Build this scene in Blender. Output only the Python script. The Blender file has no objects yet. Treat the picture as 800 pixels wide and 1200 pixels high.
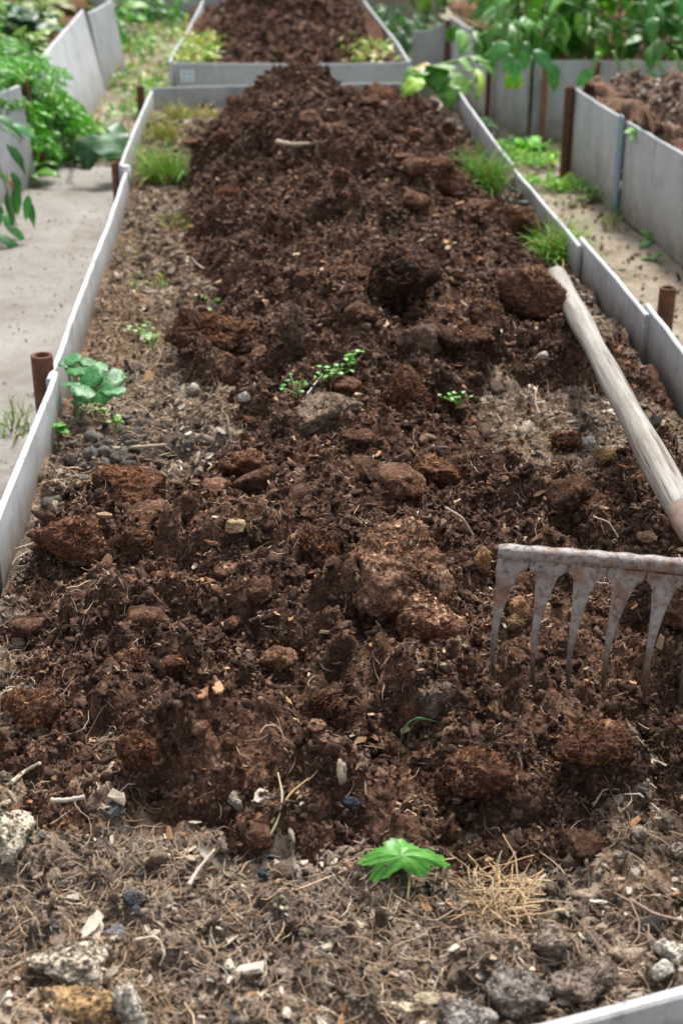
import bpy, math, random
import numpy as np
from mathutils import Vector, Matrix
R = math.radians
random.seed(7); rng = np.random.default_rng(11)
scene = bpy.context.scene
COL = scene.collection

# ------------------------------------------------------------------ camera geometry
PITCH, YAW, FPX, CAMH = R(25.6), R(3.6), 1667.0, 1.05
def at(px, py, z=0.0):
    """world point of height z seen at photo pixel (800x1200)"""
    x = (px-400)/FPX; y = -(py-600)/FPX
    fy = math.cos(PITCH)+y*math.sin(PITCH); fz = -math.sin(PITCH)+y*math.cos(PITCH)
    wx = x*math.cos(YAW)+fy*math.sin(YAW); wy = -x*math.sin(YAW)+fy*math.cos(YAW)
    t = (z-CAMH)/fz
    return Vector((wx*t, wy*t, z))
def depth(p):
    f = Vector((math.cos(PITCH)*math.sin(YAW), math.cos(PITCH)*math.cos(YAW), -math.sin(PITCH)))
    return (Vector(p)-Vector((0, 0, CAMH))).dot(f)
def m_per_px(p): return depth(p)/FPX

# ------------------------------------------------------------------ noise
_p = np.random.default_rng(3).permutation(256); _p = np.concatenate([_p, _p, _p])
_g = np.random.default_rng(4).normal(size=(256, 3)); _g /= np.linalg.norm(_g, axis=1)[:, None]
def noise(P):
    P = np.asarray(P, float); i = np.floor(P).astype(int); f = P-i; i &= 255
    u = f*f*f*(f*(f*6-15)+10); out = 0
    for dx in (0, 1):
        for dy in (0, 1):
            for dz in (0, 1):
                g = _g[_p[_p[_p[(i[:, 0]+dx) & 255]+((i[:, 1]+dy) & 255)]+((i[:, 2]+dz) & 255)]]
                d = (g*(f-np.array([dx, dy, dz]))).sum(1)
                w = (u[:, 0] if dx else 1-u[:, 0])*(u[:, 1] if dy else 1-u[:, 1])*(u[:, 2] if dz else 1-u[:, 2])
                out = out+w*d
    return out*1.6
def fbm(P, o=4, gain=.5):
    a = 1; s = 0; P = np.asarray(P, float)
    for k in range(o): s = s+a*noise(P+17.3*k); a *= gain; P = P*2.03
    return s
def n2(x, y, f, o=1, off=0., gain=.5):
    return fbm(np.stack([x*f+off, y*f+off*1.7, np.full_like(x, off+.37)], 1), o, gain)
def hash2(i, j, k):
    h = (i*374761393+j*668265263+k*2147483647+1013904223) & 0xffffffff
    h = ((h ^ (h >> 13))*1274126177) & 0xffffffff
    h = h ^ (h >> 16)
    return (h & 0xffff)/65535.0
def balls(x, y, cell, seed, fill=.8, rmin=.35, rmax=.75):
    """height field of half-sunk round lumps, one per cell of a jittered lattice"""
    X = x/cell; Y = y/cell; i = np.floor(X).astype(np.int64); j = np.floor(Y).astype(np.int64); out = np.zeros_like(x)
    for di in (-1, 0, 1):
        for dj in (-1, 0, 1):
            a = i+di; b = j+dj
            cx = a+hash2(a, b, seed); cy = b+hash2(a, b, seed+1)
            r = rmin+(rmax-rmin)*hash2(a, b, seed+2)**1.5
            on = hash2(a, b, seed+3) < fill
            st = .7+.8*hash2(a, b, seed+4)
            d2 = ((X-cx)**2*st+(Y-cy)**2/st)/(r*r)
            out = np.maximum(out, np.where(on, r*np.sqrt(np.clip(1-d2, 0, 1)), 0))
    return out*cell

# ------------------------------------------------------------------ object helpers
def tag(o, label=None, cat=None, group=None, kind=None):
    if label: o['label'] = label
    if cat: o['category'] = cat
    if group: o['group'] = group
    if kind: o['kind'] = kind
    return o
def empty(name, loc, label, cat, group=None):
    o = bpy.data.objects.new(name, None); o.location = loc; o.empty_display_size = .05
    COL.objects.link(o); return tag(o, label, cat, group)
class MB:
    """mesh collector (world coordinates, triangles and quads, optional vertex colour)"""
    def __init__(s): s.V = []; s.F3 = []; s.F4 = []; s.C = []; s.n = 0
    def add(s, V, F, c=None):
        V = np.asarray(V, float).reshape(-1, 3); F = np.asarray(F, int)
        if c is None: c = (1, 1, 1)
        c = np.asarray(c, float)
        if c.ndim == 1: c = np.tile(c, (len(V), 1))
        s.V.append(V); s.C.append(c)
        (s.F3 if F.shape[1] == 3 else s.F4).append(F+s.n); s.n += len(V)
    def box(s, c, d, M=None, col=None):
        a = np.array([[x, y, z] for x in (-.5, .5) for y in (-.5, .5) for z in (-.5, .5)])*np.array(d)
        if M is not None: a = a @ np.array(M).T
        s.add(a+np.array(c), [[0, 1, 3, 2], [4, 6, 7, 5], [0, 4, 5, 1], [2, 3, 7, 6], [0, 2, 6, 4], [1, 5, 7, 3]], col)
    def tube(s, P, r, n=6, col=None, cap=True, flat=1.0):
        P = np.asarray(P, float); m = len(P); r = np.broadcast_to(np.asarray(r, float), (m,))
        T = np.gradient(P, axis=0); T /= np.linalg.norm(T, axis=1)[:, None]+1e-9
        up = np.array([0, 0, 1.]) if abs(T[0][2]) < .9 else np.array([1., 0, 0])
        A = np.cross(T, up); A /= np.linalg.norm(A, axis=1)[:, None]+1e-9; B = np.cross(T, A)
        th = np.arange(n)*2*np.pi/n
        ring = (A[:, None]*np.cos(th)[None, :, None]+B[:, None]*np.sin(th)[None, :, None]*flat)*r[:, None, None]+P[:, None]
        V = ring.reshape(-1, 3)
        F = [[k*n+a, k*n+(a+1) % n, (k+1)*n+(a+1) % n, (k+1)*n+a] for k in range(m-1) for a in range(n)]
        s.add(V, F, col)
        if cap:
            for k, o in ((0, 1), (m-1, -1)):
                ids = [k*n+a for a in range(n)]
                c = P[k]; b = s.n
                s.add(np.vstack([V[ids], c]), [[a, (a+1) % n, n][::o] for a in range(n)], col)
    def build(s, name, mat, parent=None, smooth=True):
        me = bpy.data.meshes.new(name)
        V = np.concatenate(s.V); C = np.concatenate(s.C)
        if parent is not None: V = V-np.array(parent.location)
        f4 = np.concatenate(s.F4) if s.F4 else np.zeros((0, 4), int)
        f3 = np.concatenate(s.F3) if s.F3 else np.zeros((0, 3), int)
        me.vertices.add(len(V)); me.vertices.foreach_set('co', V.astype(np.float32).ravel())
        loops = np.concatenate([f4.ravel(), f3.ravel()]).astype(np.int32)
        me.loops.add(len(loops)); me.loops.foreach_set('vertex_index', loops)
        tot = np.concatenate([np.full(len(f4), 4), np.full(len(f3), 3)]).astype(np.int32)
        st = np.concatenate([[0], np.cumsum(tot)[:-1]]).astype(np.int32)
        me.polygons.add(len(tot)); me.polygons.foreach_set('loop_start', st); me.polygons.foreach_set('loop_total', tot)
        me.polygons.foreach_set('use_smooth', np.full(len(tot), smooth))
        a = me.color_attributes.new('Col', 'FLOAT_COLOR', 'POINT')
        a.data.foreach_set('color', np.hstack([C, np.ones((len(C), 1))]).astype(np.float32).ravel())
        me.update(); me.validate()
        o = bpy.data.objects.new(name, me); me.materials.append(mat)
        COL.objects.link(o); o.parent = parent
        return o

# ------------------------------------------------------------------ materials
class NT:
    def __init__(s, name):
        s.m = bpy.data.materials.new(name); s.m.use_nodes = True; s.t = s.m.node_tree; s.b = s.t.nodes['Principled BSDF']
        s.co = s.t.nodes.new('ShaderNodeNewGeometry').outputs['Position']
    def n(s, ty, ins=None, **kw):
        d = s.t.nodes.new(ty)
        for k, v in kw.items(): setattr(d, k, v)
        for k, v in (ins or {}).items():
            if isinstance(v, bpy.types.NodeSocket): s.t.links.new(v, d.inputs[k])
            else: d.inputs[k].default_value = v
        return d
    def noise(s, scale, det=3, rough=.6, co=None, off=None):
        return s.n('ShaderNodeTexNoise', {'Vector': co or s.co, 'Scale': scale, 'Detail': det, 'Roughness': rough}).outputs['Fac']
    def scaled(s, v):
        return s.n('ShaderNodeVectorMath', {0: s.co, 1: v}, operation='MULTIPLY').outputs[0]
    def voro(s, scale, out='Color', co=None, **kw):
        return s.n('ShaderNodeTexVoronoi', {'Vector': co or s.co, 'Scale': scale}, **kw).outputs[out]
    def ramp(s, f, stops, interp='LINEAR'):
        r = s.n('ShaderNodeValToRGB', {'Fac': f}); e = r.color_ramp; e.interpolation = interp
        while len(e.elements) > 1: e.elements.remove(e.elements[-1])
        e.elements[0].position = stops[0][0]; e.elements[0].color = (*stops[0][1], 1)
        for p, c in stops[1:]: k = e.elements.new(p); k.color = (*c, 1)
        return r.outputs['Color']
    def mix(s, f, a, b, mode='MIX'):
        d = s.n('ShaderNodeMix', data_type='RGBA', blend_type=mode)
        for k, v in ((0, f), (6, a), (7, b)):
            if isinstance(v, bpy.types.NodeSocket): s.t.links.new(v, d.inputs[k])
            else: d.inputs[k].default_value = v if k == 0 else (*v, 1)
        return d.outputs[2]
    def math(s, op, a, b=0.): return s.n('ShaderNodeMath', {0: a, 1: b}, operation=op).outputs[0]
    def attr(s): return s.n('ShaderNodeAttribute', attribute_name='Col').outputs['Color']
    def bump(s, h, strength=.5, dist=.002, normal=None):
        i = {'Height': h, 'Strength': strength, 'Distance': dist}
        if normal: i['Normal'] = normal
        o = s.n('ShaderNodeBump', i).outputs[0]; s.t.links.new(o, s.b.inputs['Normal']); return o
    def out(s, col, rough=.9, spec=.2, **kw):
        if isinstance(col, bpy.types.NodeSocket): s.t.links.new(col, s.b.inputs['Base Color'])
        else: s.b.inputs['Base Color'].default_value = (*col, 1)
        s.b.inputs['Roughness'].default_value = rough; s.b.inputs['Specular IOR Level'].default_value = spec
        for k, v in kw.items(): s.b.inputs[k].default_value = v
        return s.m
g3 = lambda v: (v, v, v)

def mat_soil(name, use_attr=True, gain=1.02, fleck=.75, spec=.12):
    """crumbly compost: dark humus, brown fibres, small orange and tan flecks"""
    s = NT(name)
    base = s.ramp(s.noise(14, 5, .7), [(.3, (.034, .0175, .0115)), (.5, (.084, .0445, .0295)), (.72, (.170, .096, .066))])
    fine = s.ramp(s.noise(330, 4, .75), [(.34, g3(.35)), (.5, g3(.95)), (.68, g3(2.0))])
    c = s.mix(1, base, fine, 'MULTIPLY')
    v = s.voro(240, 'Color'); sep = s.n('ShaderNodeSeparateColor', {0: v}).outputs
    fl = s.ramp(sep[1], [(0, (.10, .055, .035)), (.4, (.22, .105, .055)), (.7, (.30, .19, .115)), (1, (.36, .27, .19))])
    warp = s.mix(.04, s.co, s.n('ShaderNodeTexNoise', {'Vector': s.co, 'Scale': 120.}).outputs['Color'], 'ADD')
    fib = s.noise(1, 2, .6, s.n('ShaderNodeVectorMath', {0: warp, 1: (90., 420., 420.)}, operation='MULTIPLY').outputs[0])
    m = s.math('MULTIPLY', s.ramp(sep[0], [(fleck, g3(0)), (fleck+.03, g3(1))]), s.ramp(s.noise(30, 3), [(.42, g3(.1)), (.6, g3(.85))]))
    c = s.mix(m, c, fl)
    m2 = s.ramp(fib, [(.63, g3(0)), (.70, g3(.55))])
    c = s.mix(m2, c, (.17, .105, .07))
    if use_attr: c = s.mix(1, c, s.attr(), 'MULTIPLY')
    c = s.mix(1, c, g3(gain), 'MULTIPLY')
    h = s.math('ADD', s.noise(150, 5, .75), s.math('MULTIPLY', s.noise(520, 3, .7), .45))
    h = s.math('ADD', h, s.math('MULTIPLY', s.voro(190, 'Distance'), -.6))
    s.bump(h, .9, .006)
    return s.out(c, .93, spec)
def mat_litter():
    """weathered grey-brown bed soil mixed with straw and ash"""
    s = NT('bed_litter')
    a = s.ramp(s.noise(9, 5, .7), [(.32, (.10, .075, .058)), (.5, (.205, .152, .113)), (.68, (.33, .255, .188))])
    fine = s.ramp(s.noise(260, 4, .75), [(.33, g3(.32)), (.5, g3(.95)), (.66, g3(1.7))])
    c = s.mix(1, a, fine, 'MULTIPLY')
    warp = s.mix(.06, s.co, s.n('ShaderNodeTexNoise', {'Vector': s.co, 'Scale': 45.}).outputs['Color'], 'ADD')
    f1 = s.noise(1, 2, .5, s.n('ShaderNodeVectorMath', {0: warp, 1: (70., 400., 400.)}, operation='MULTIPLY').outputs[0])
    f2 = s.noise(1, 2, .5, s.n('ShaderNodeVectorMath', {0: warp, 1: (400., 60., 400.)}, operation='MULTIPLY').outputs[0])
    m = s.ramp(s.math('MAXIMUM', f1, f2), [(.62, g3(0)), (.70, g3(.8))])
    c = s.mix(m, c, (.40, .295, .195))
    c = s.mix(1, c, s.attr(), 'MULTIPLY')
    h = s.math('ADD', s.noise(120, 5, .75), s.math('MULTIPLY', s.noise(420, 3, .7), .5))
    s.bump(h, .9, .006)
    return s.out(c, .95, .1)
def mat_attr(name, rough=.85, spec=.15, var=330, lo=.6, hi=1.4, bump=.5, bd=.001):
    s = NT(name)
    f = s.ramp(s.noise(var, 4, .7), [(.33, g3(lo)), (.67, g3(hi))])
    c = s.mix(1, s.attr(), f, 'MULTIPLY')
    s.bump(s.noise(var*.8, 4, .75), bump, bd)
    return s.out(c, rough, spec)
def mat_leaf():
    s = NT('leaf')
    f = s.ramp(s.noise(45, 4, .6), [(.3, g3(.72)), (.7, g3(1.3))])
    c = s.mix(1, s.mix(1, s.attr(), (1.45, 1.42, .95), 'MULTIPLY'), f, 'MULTIPLY')
    s.bump(s.noise(90, 3), .35, .004)
    s.out(c, .42, .45)
    tr = s.n('ShaderNodeBsdfTranslucent', {'Color': s.mix(1, c, (1.2, 1.5, .6), 'MULTIPLY')})
    mx = s.n('ShaderNodeMixShader', {0: .22, 1: s.b.outputs[0], 2: tr.outputs[0]})
    s.t.links.new(mx.outputs[0], s.t.nodes['Material Output'].inputs['Surface'])
    return s.m
def mat_board(name='fibre_cement', tint=(.50, .52, .535), splash=False):
    s = NT(name)
    st = s.noise(1, 4, .65, s.scaled((9., 9., 4.5)))
    sm = s.noise(1, 4, .7, s.scaled((130., 130., 22.)))
    c = s.mix(1, tint, s.ramp(st, [(.3, g3(.76)), (.5, g3(.95)), (.7, g3(1.10))]), 'MULTIPLY')
    c = s.mix(1, c, s.ramp(sm, [(.3, g3(.93)), (.7, g3(1.06))]), 'MULTIPLY')
    z = s.n('ShaderNodeSeparateXYZ', {0: s.co}).outputs[2]
    zn = s.math('ADD', z, s.math('MULTIPLY', s.math('SUBTRACT', s.noise(14, 4, .7), .5), .25))
    dirt = s.ramp(zn, [(.0, g3(.75)), (.07, g3(.28)), (.16, g3(0))])
    c = s.mix(dirt, c, (.20, .165, .12))
    if splash:
        z2 = s.math('ADD', z, s.math('MULTIPLY', s.math('SUBTRACT', s.noise(22, 5, .75), .5), .07))
        c = s.mix(s.ramp(z2, [(.205, g3(.85)), (.235, g3(.42)), (.262, g3(.0))]), c, (.17, .135, .10))
    spots = s.ramp(s.noise(70, 5, .8), [(.59, g3(0)), (.70, g3(.7))])
    c = s.mix(spots, c, (.20, .21, .185))
    mold = s.math('MULTIPLY', s.ramp(s.noise(7, 5, .75), [(.52, g3(0)), (.66, g3(.75))]), s.ramp(s.noise(1, 3, .7, s.scaled((60., 60., 9.))), [(.42, g3(0)), (.6, g3(1))]))
    c = s.mix(mold, c, (.17, .18, .165))
    s.bump(s.math('ADD', sm, s.noise(500, 2)), .35, .0015)
    return s.out(c, .75, .3)
def mat_rust(name, a=(.075, .034, .022), b=(.17, .075, .042)):
    s = NT(name)
    c = s.ramp(s.noise(70, 5, .75), [(.35, a), (.65, b)])
    s.bump(s.noise(260, 4, .8), .6, .0012)
    return s.out(c, .8, .3)
def mat_steel():
    s = NT('weathered_rake_iron')
    c = s.ramp(s.noise(55, 6, .8), [(.3, (.13, .105, .095)), (.46, (.27, .235, .22)), (.60, (.33, .305, .295)), (.74, (.21, .17, .15))])
    r = s.ramp(s.noise(30, 6, .8), [(.50, g3(0)), (.60, g3(.85))])
    c = s.mix(r, c, (.21, .105, .065))
    d = s.ramp(s.noise(190, 4, .8), [(.53, g3(0)), (.63, g3(.7))])
    c = s.mix(d, c, (.07, .048, .04))
    z = s.n('ShaderNodeSeparateXYZ', {0: s.co}).outputs[2]
    dz = s.math('ADD', z, s.math('MULTIPLY', s.math('SUBTRACT', s.noise(60, 3), .5), .05))
    c = s.mix(s.ramp(dz, [(.305, g3(.92)), (.365, g3(0))]), c, (.05, .034, .027))     # wet earth sticking to the tips
    s.bump(s.math('ADD', s.noise(230, 5, .8), s.math('MULTIPLY', d, -.4)), .8, .0016)
    return s.out(c, .5, .5, Metallic=.35)
def mat_wood():
    s = NT('weathered_handle_wood')
    co = s.n('ShaderNodeTexCoord').outputs['Object']
    m = s.n('ShaderNodeMapping', {'Vector': co, 'Scale': (95., 95., 3.)}).outputs[0]
    g = s.noise(1, 5, .7, m)
    c = s.ramp(g, [(.28, (.10, .082, .068)), (.42, (.21, .187, .16)), (.54, (.31, .29, .258)), (.75, (.41, .392, .36))])
    m2 = s.n('ShaderNodeMapping', {'Vector': co, 'Scale': (150., 150., 4.)}).outputs[0]
    cr = s.ramp(s.noise(1, 3, .6, m2), [(.30, g3(.9)), (.36, g3(0))])
    c = s.mix(cr, c, (.13, .095, .075))
    st = s.ramp(s.noise(9, 4, .7, co), [(.52, g3(0)), (.68, g3(.6))])
    c = s.mix(st, c, (.21, .17, .13))
    s.bump(s.math('ADD', g, s.math('MULTIPLY', cr, -.6)), .8, .0022)
    return s.out(c, .72, .25)
def mat_concrete():
    s = NT('path_concrete')
    c = s.ramp(s.noise(3.2, 6, .7), [(.32, (.20, .18, .155)), (.5, (.275, .255, .228)), (.7, (.34, .32, .292))])
    c = s.mix(1, c, s.ramp(s.noise(90, 5, .75), [(.32, g3(.8)), (.68, g3(1.15))]), 'MULTIPLY')
    d = s.ramp(s.noise(60, 5, .8), [(.62, g3(0)), (.7, g3(.5))])
    c = s.mix(d, c, (.20, .165, .13))
    d2 = s.ramp(s.noise(1.7, 6, .75), [(.5, g3(0)), (.62, g3(.55))]); c = s.mix(d2, c, (.175, .152, .125))
    d3 = s.ramp(s.noise(24, 5, .8), [(.56, g3(0)), (.68, g3(.5))]); c = s.mix(d3, c, (.36, .345, .32))
    s.bump(s.math('ADD', s.noise(160, 5, .75), s.math('MULTIPLY', s.noise(18, 5, .7), 1.2)), .6, .004)
    return s.out(c, .9, .2)
def mat_ground():
    s = NT('ground_earth')
    c = s.ramp(s.noise(4, 7, .75), [(.3, (.12, .085, .058)), (.46, (.27, .22, .165)), (.6, (.36, .315, .25)), (.76, (.42, .37, .30))])
    c = s.mix(1, c, s.ramp(s.noise(70, 5, .75), [(.32, g3(.62)), (.68, g3(1.25))]), 'MULTIPLY')
    mo = s.ramp(s.noise(6, 5, .7, s.scaled((1.3, 1., 1.))), [(.55, g3(0)), (.68, g3(.7))])
    c = s.mix(mo, c, (.13, .14, .065))
    s.bump(s.noise(60, 6, .8), .6, .008)
    return s.out(c, .95, .12)
def mat_plain(name, c, rough=.6, spec=.3):
    s = NT(name); cc = s.mix(1, c, s.ramp(s.noise(120, 4, .7), [(.3, g3(.75)), (.7, g3(1.2))]), 'MULTIPLY')
    s.bump(s.noise(200, 3), .3, .001)
    return s.out(cc, rough, spec)

M = dict(heap=mat_soil('compost'), clod=mat_soil('compost_clod', fleck=.70), litter=mat_litter(), crumb=mat_attr('crumb', var=480, lo=.4, hi=1.6, bump=1., bd=.004), earth=mat_attr('dry_earth', .92, .1, 210, .45, 1.45, 1., .006),
         straw=mat_attr('straw', .7, .25, 500, .8, 1.2, .2), chip=mat_attr('chip', .8, .2, 420, .65, 1.3, .5), leaf=mat_leaf(), stem=mat_attr('stem', .5, .4, 90, .85, 1.15, .1),
         board=mat_board(), board2=mat_board('fibre_cement_dull', (.40, .425, .44)), board3=mat_board('fibre_cement_bright', (.53, .55, .56), True), board4=mat_board('fibre_cement_bed', (.50, .52, .53), True),
         rust=mat_rust('rust_brown'), rust3=mat_rust('rust_pinkish', (.17, .115, .092), (.29, .205, .17)), rust2=mat_rust('rust_orange', (.16, .07, .04), (.30, .14, .08)), steel=mat_steel(), wood=mat_wood(),
         conc=mat_concrete(), ground=mat_ground(), blue=mat_plain('blue_grey_metal', (.22, .33, .42)), white=mat_plain('white_plastic', (.72, .76, .78), .4, .4),
         teal=mat_plain('teal_plate', (.25, .48, .52)), black=mat_plain('black_rubber', (.02, .02, .022)), stone=mat_attr('stone', .9, .15, 190, .45, 1.35, 1., .005))

# ------------------------------------------------------------------ setting: ground, paths
def sheet(x0, x1, y0, y1, z, nx, ny, amp=.004, f=6.):
    xs = np.linspace(x0, x1, nx); ys = np.linspace(y0, y1, ny); X, Y = np.meshgrid(xs, ys)
    x = X.ravel(); y = Y.ravel(); h = z+amp*n2(x, y, f, 4)
    i = (np.arange(ny-1)[:, None]*nx+np.arange(nx-1)[None]).ravel()
    return np.stack([x, y, h], 1), np.stack([i, i+1, i+nx+1, i+nx], 1)
b = MB()
big = 120.
b.add([[-big, -20, -.03], [big, -20, -.03], [big, 200, -.03], [-big, 200, -.03]], [[0, 1, 2, 3]])
V, F = sheet(-4, 6, -1, 14, -.006, 400, 600, .012, 5.)
b.add(V, F)
tag(b.build('ground', M['ground']), 'bare sandy earth between the raised beds', 'ground', kind='structure')
# concrete path on the left, ragged far end
V, F = sheet(-1.6, -.335, .2, 5.12, .012, 130, 500, .0025, 5.)
e = (V[:, 1]-(4.98-.14*np.abs((V[:, 0]+.62)/.3)**1.5+.06*n2(V[:, 0], V[:, 1], 12, 3)))/.06
V[:, 2] -= np.clip(e, 0, 1)*.035
b = MB(); b.add(V, F)
tag(b.build('path', M['conc']), 'smooth grey concrete path left of the long bed', 'path', kind='structure')

# ------------------------------------------------------------------ bed soil and compost heap height fields
def inpoly(px, py, poly):
    inside = np.zeros(px.shape, bool); d = np.full(px.shape, 1e9)
    n = len(poly)
    for k in range(n):
        x1, y1 = poly[k]; x2, y2 = poly[(k+1) % n]
        c = ((y1 > py) != (y2 > py)) & (px < (x2-x1)*(py-y1)/(y2-y1+1e-12)+x1); inside ^= c
        vx, vy = x2-x1, y2-y1; t = np.clip(((px-x1)*vx+(py-y1)*vy)/(vx*vx+vy*vy), 0, 1)
        d = np.minimum(d, np.hypot(px-x1-t*vx, py-y1-t*vy))
    return np.where(inside, d, -d)
OUT = [(312, 104), (262, 130), (214, 172), (215, 215), (190, 245), (225, 300), (250, 340), (215, 365), (190, 392), (205, 425), (265, 440), (290, 490), (240, 525),
       (215, 560), (110, 565), (60, 590), (20, 640), (-40, 700), (-70, 960), (60, 945), (200, 968), (350, 996), (500, 990), (650, 970), (760, 958), (880, 950),
       (900, 560), (770, 520), (690, 540), (620, 515), (570, 470), (600, 425), (700, 440), (800, 450), (800, 425), (715, 362), (650, 290), (600, 230), (550, 180), (532, 138), (462, 104), (380, 92)]
POLY = [tuple(at(a, c, .24)[:2]) for a, c in OUT]
LX, RX = -.318, .676
def soil_h(x, y):
    w = .012*n2(x, y, 16, 2, 5.)
    h = .200+.014*n2(x, y, 3.1, 3, 2.)+.006*n2(x, y, 13, 3, 1.)
    h += .55*balls(x+w, y-w, .055, 5, .35)+.55*balls(x+w, y, .024, 9, .5)+.6*balls(x, y+w, .011, 13, .6)
    h += .0035*n2(x, y, 95, 3, 3., .65)
    g = np.exp(-(((x+.20)/.09)**2+((y-1.93)/.16)**2))           # knobbly grey patch by the left board
    h += g*.8*balls(x, y, .028, 21, .95)
    return h
pk = at(372, 100, .38)
def heap_h(x, y):
    wx = .03*n2(x, y, 6, 3, 7.)+.009*n2(x, y, 38, 3, 4.); wy = .03*n2(x, y, 6, 3, 9.)+.009*n2(x, y, 38, 3, 6.)
    d = inpoly(x+wx, y+wy, POLY)
    A = np.interp(y, [.8, 1.1, 1.5, 2.0, 2.8, 3.4, 4.2, 4.9], [.045, .055, .075, .080, .075, .085, .078, .03])
    W = np.interp(y, [.8, 1.5, 3., 4.5], [.16, .12, .10, .10])
    h = .192+A*(1-np.exp(-np.clip(d, 0, 9)/W))-np.clip(-d, 0, .3)*.9
    ridge = np.exp(-((x-.12-.03*(4.3-y))/.15)**2)*np.interp(y, [1.9, 2.6, 3.3, 3.8, 4.15, 4.40, 4.75], [0, .030, .060, .095, .132, .112, 0.])
    ridge += np.exp(-((x-.30)/.22)**2)*np.interp(y, [2.8, 3.3, 3.8, 4.3, 4.7], [0, .03, .045, .02, 0.])
    h += ridge
    k = np.clip(d/.05, 0, 1)
    h += k*(.026*n2(x, y, 4.3, 2, 11.)+.021*n2(x, y, 10, 3, 12.))
    h += k*(.60*balls(x+wx, y+wy, .120, 31, .45)+.65*balls(x-wx, y+wy, .062, 41, .5))
    h += (.25+.75*k)*(.50*balls(x+wx*.6, y-wy*.6, .030, 51, .55)+.55*balls(x+wy*.5, y, .0155, 61, .6)+.5*balls(x, y, .0085, 71, .6))
    h += .0045*n2(x, y, 70, 4, 13., .65)
    # hollows of shade in front of the big clods
    for (px, py, rx, ry, dz) in ((395, 668, .024, .045, .045), (240, 590, .05, .03, .03), (105, 655, .05, .03, .03), (385, 352, .10, .03, .035), (470, 745, .05, .02, .02), (560, 640, .012, .05, .02), (700, 590, .05, .02, .02), (500, 325, .06, .05, -.012), (600, 545, .10, .03, -.02)):
        c = at(px, py, .27); h -= dz*np.exp(-(((x-c.x)/rx)**2+((y-c.y)/ry)**2))
    return h
def grid_fields(y0, y1, st, x0=LX, x1=RX):
    nx = int((x1-x0)/st)+1; ny = int((y1-y0)/st)+1
    X, Y = np.meshgrid(np.linspace(x0, x1, nx), np.linspace(y0, y1, ny))
    return nx, ny, X.ravel(), Y.ravel()
b1 = MB(); b2 = MB(); GR = []
def grad_colours(x, y):
    # what the stuff itself is: ash-grey lumps, pale straw, darker humus patches
    n = n2(x, y, 5, 3, 21.)[:, None]; m = n2(x, y, 17, 3, 23.)[:, None]
    c = 1+.25*n+.25*m
    c = c*np.where(n > .1, np.array([[1.06, 1., .92]]), np.array([[.94, .98, 1.04]]))
    g = np.exp(-(((x+.20)/.10)**2+((y-1.93)/.17)**2))[:, None]
    w_ = np.clip((y-2.0)/.5, 0, 1)[:, None]*np.clip((.1-x)/.1, 0, 1)[:, None]
    c = c*(1+w_*np.array([[.30, .17, .0]]))
    c = c*(1-g)+g*np.array([[.50, .50, .53]])
    return c
for (ya, yb, st, dz) in ((.58, 2.3, .0030, 0.), (2.28, 4.885, .0052, -.002)):
    nx, ny, x, y = grid_fields(ya, yb, st)
    s = soil_h(x, y); h = heap_h(x, y)
    i = (np.arange(ny-1)[:, None]*nx+np.arange(nx-1)[None]).ravel(); Q = np.stack([i, i+1, i+nx+1, i+nx], 1)
    b1.add(np.stack([x, y, s+dz], 1), Q, np.clip(grad_colours(x, y), .4, 1.8))
    hc = 1+.30*n2(x, y, 3.2, 3, 31.)+.35*n2(x, y, 20, 3, 33.)
    c = np.stack([hc*(1+.08*n2(x, y, 8, 2, 35.)), hc, hc*.97], 1)
    keep = (h > s-.012).reshape(ny, nx); kq = (keep[:-1, :-1] | keep[1:, 1:] | keep[:-1, 1:] | keep[1:, :-1]).ravel()
    used = np.unique(Q[kq]); mp = np.full(len(x), -1); mp[used] = np.arange(len(used))
    b2.add(np.stack([x, y, h+dz], 1)[used], mp[Q[kq]], np.clip(c, .45, 1.7)[used])
    GR.append((ya, yb, nx, ny, s.reshape(ny, nx), h.reshape(ny, nx)))
tag(b1.build('bed_soil', M['litter']), 'grey-brown soil with straw inside the long bed', 'soil', kind='structure')
tag(b2.build('compost_heap', M['heap']), 'long dark brown compost heap spread along the middle of the long raised bed', 'compost heap')
def top(x, y):
    """(surface height, is it the heap) at arrays of points"""
    x = np.atleast_1d(np.asarray(x, float)); y = np.atleast_1d(np.asarray(y, float)); o = np.zeros_like(x); hp = np.zeros(x.shape, bool)
    for ya, yb, nx, ny, S, Hh in GR:
        m = (y >= ya) & (y <= yb)
        ix = np.clip(((x-LX)/(RX-LX)*(nx-1)).round().astype(int), 0, nx-1); iy = np.clip(((y-ya)/(yb-ya)*(ny-1)).round().astype(int), 0, ny-1)
        o = np.where(m, np.maximum(S[iy, ix], Hh[iy, ix]), o); hp = np.where(m, Hh[iy, ix] > S[iy, ix], hp)
    return o, hp
def tz(x, y): return float(top(x, y)[0][0])
def on(px, py, z0=.25):
    """pixel of the photo -> point on the bed surface"""
    p = at(px, py, z0)
    for _ in range(8): p = at(px, py, .5*p.z+.5*tz(p.x, p.y))
    return p

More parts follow.
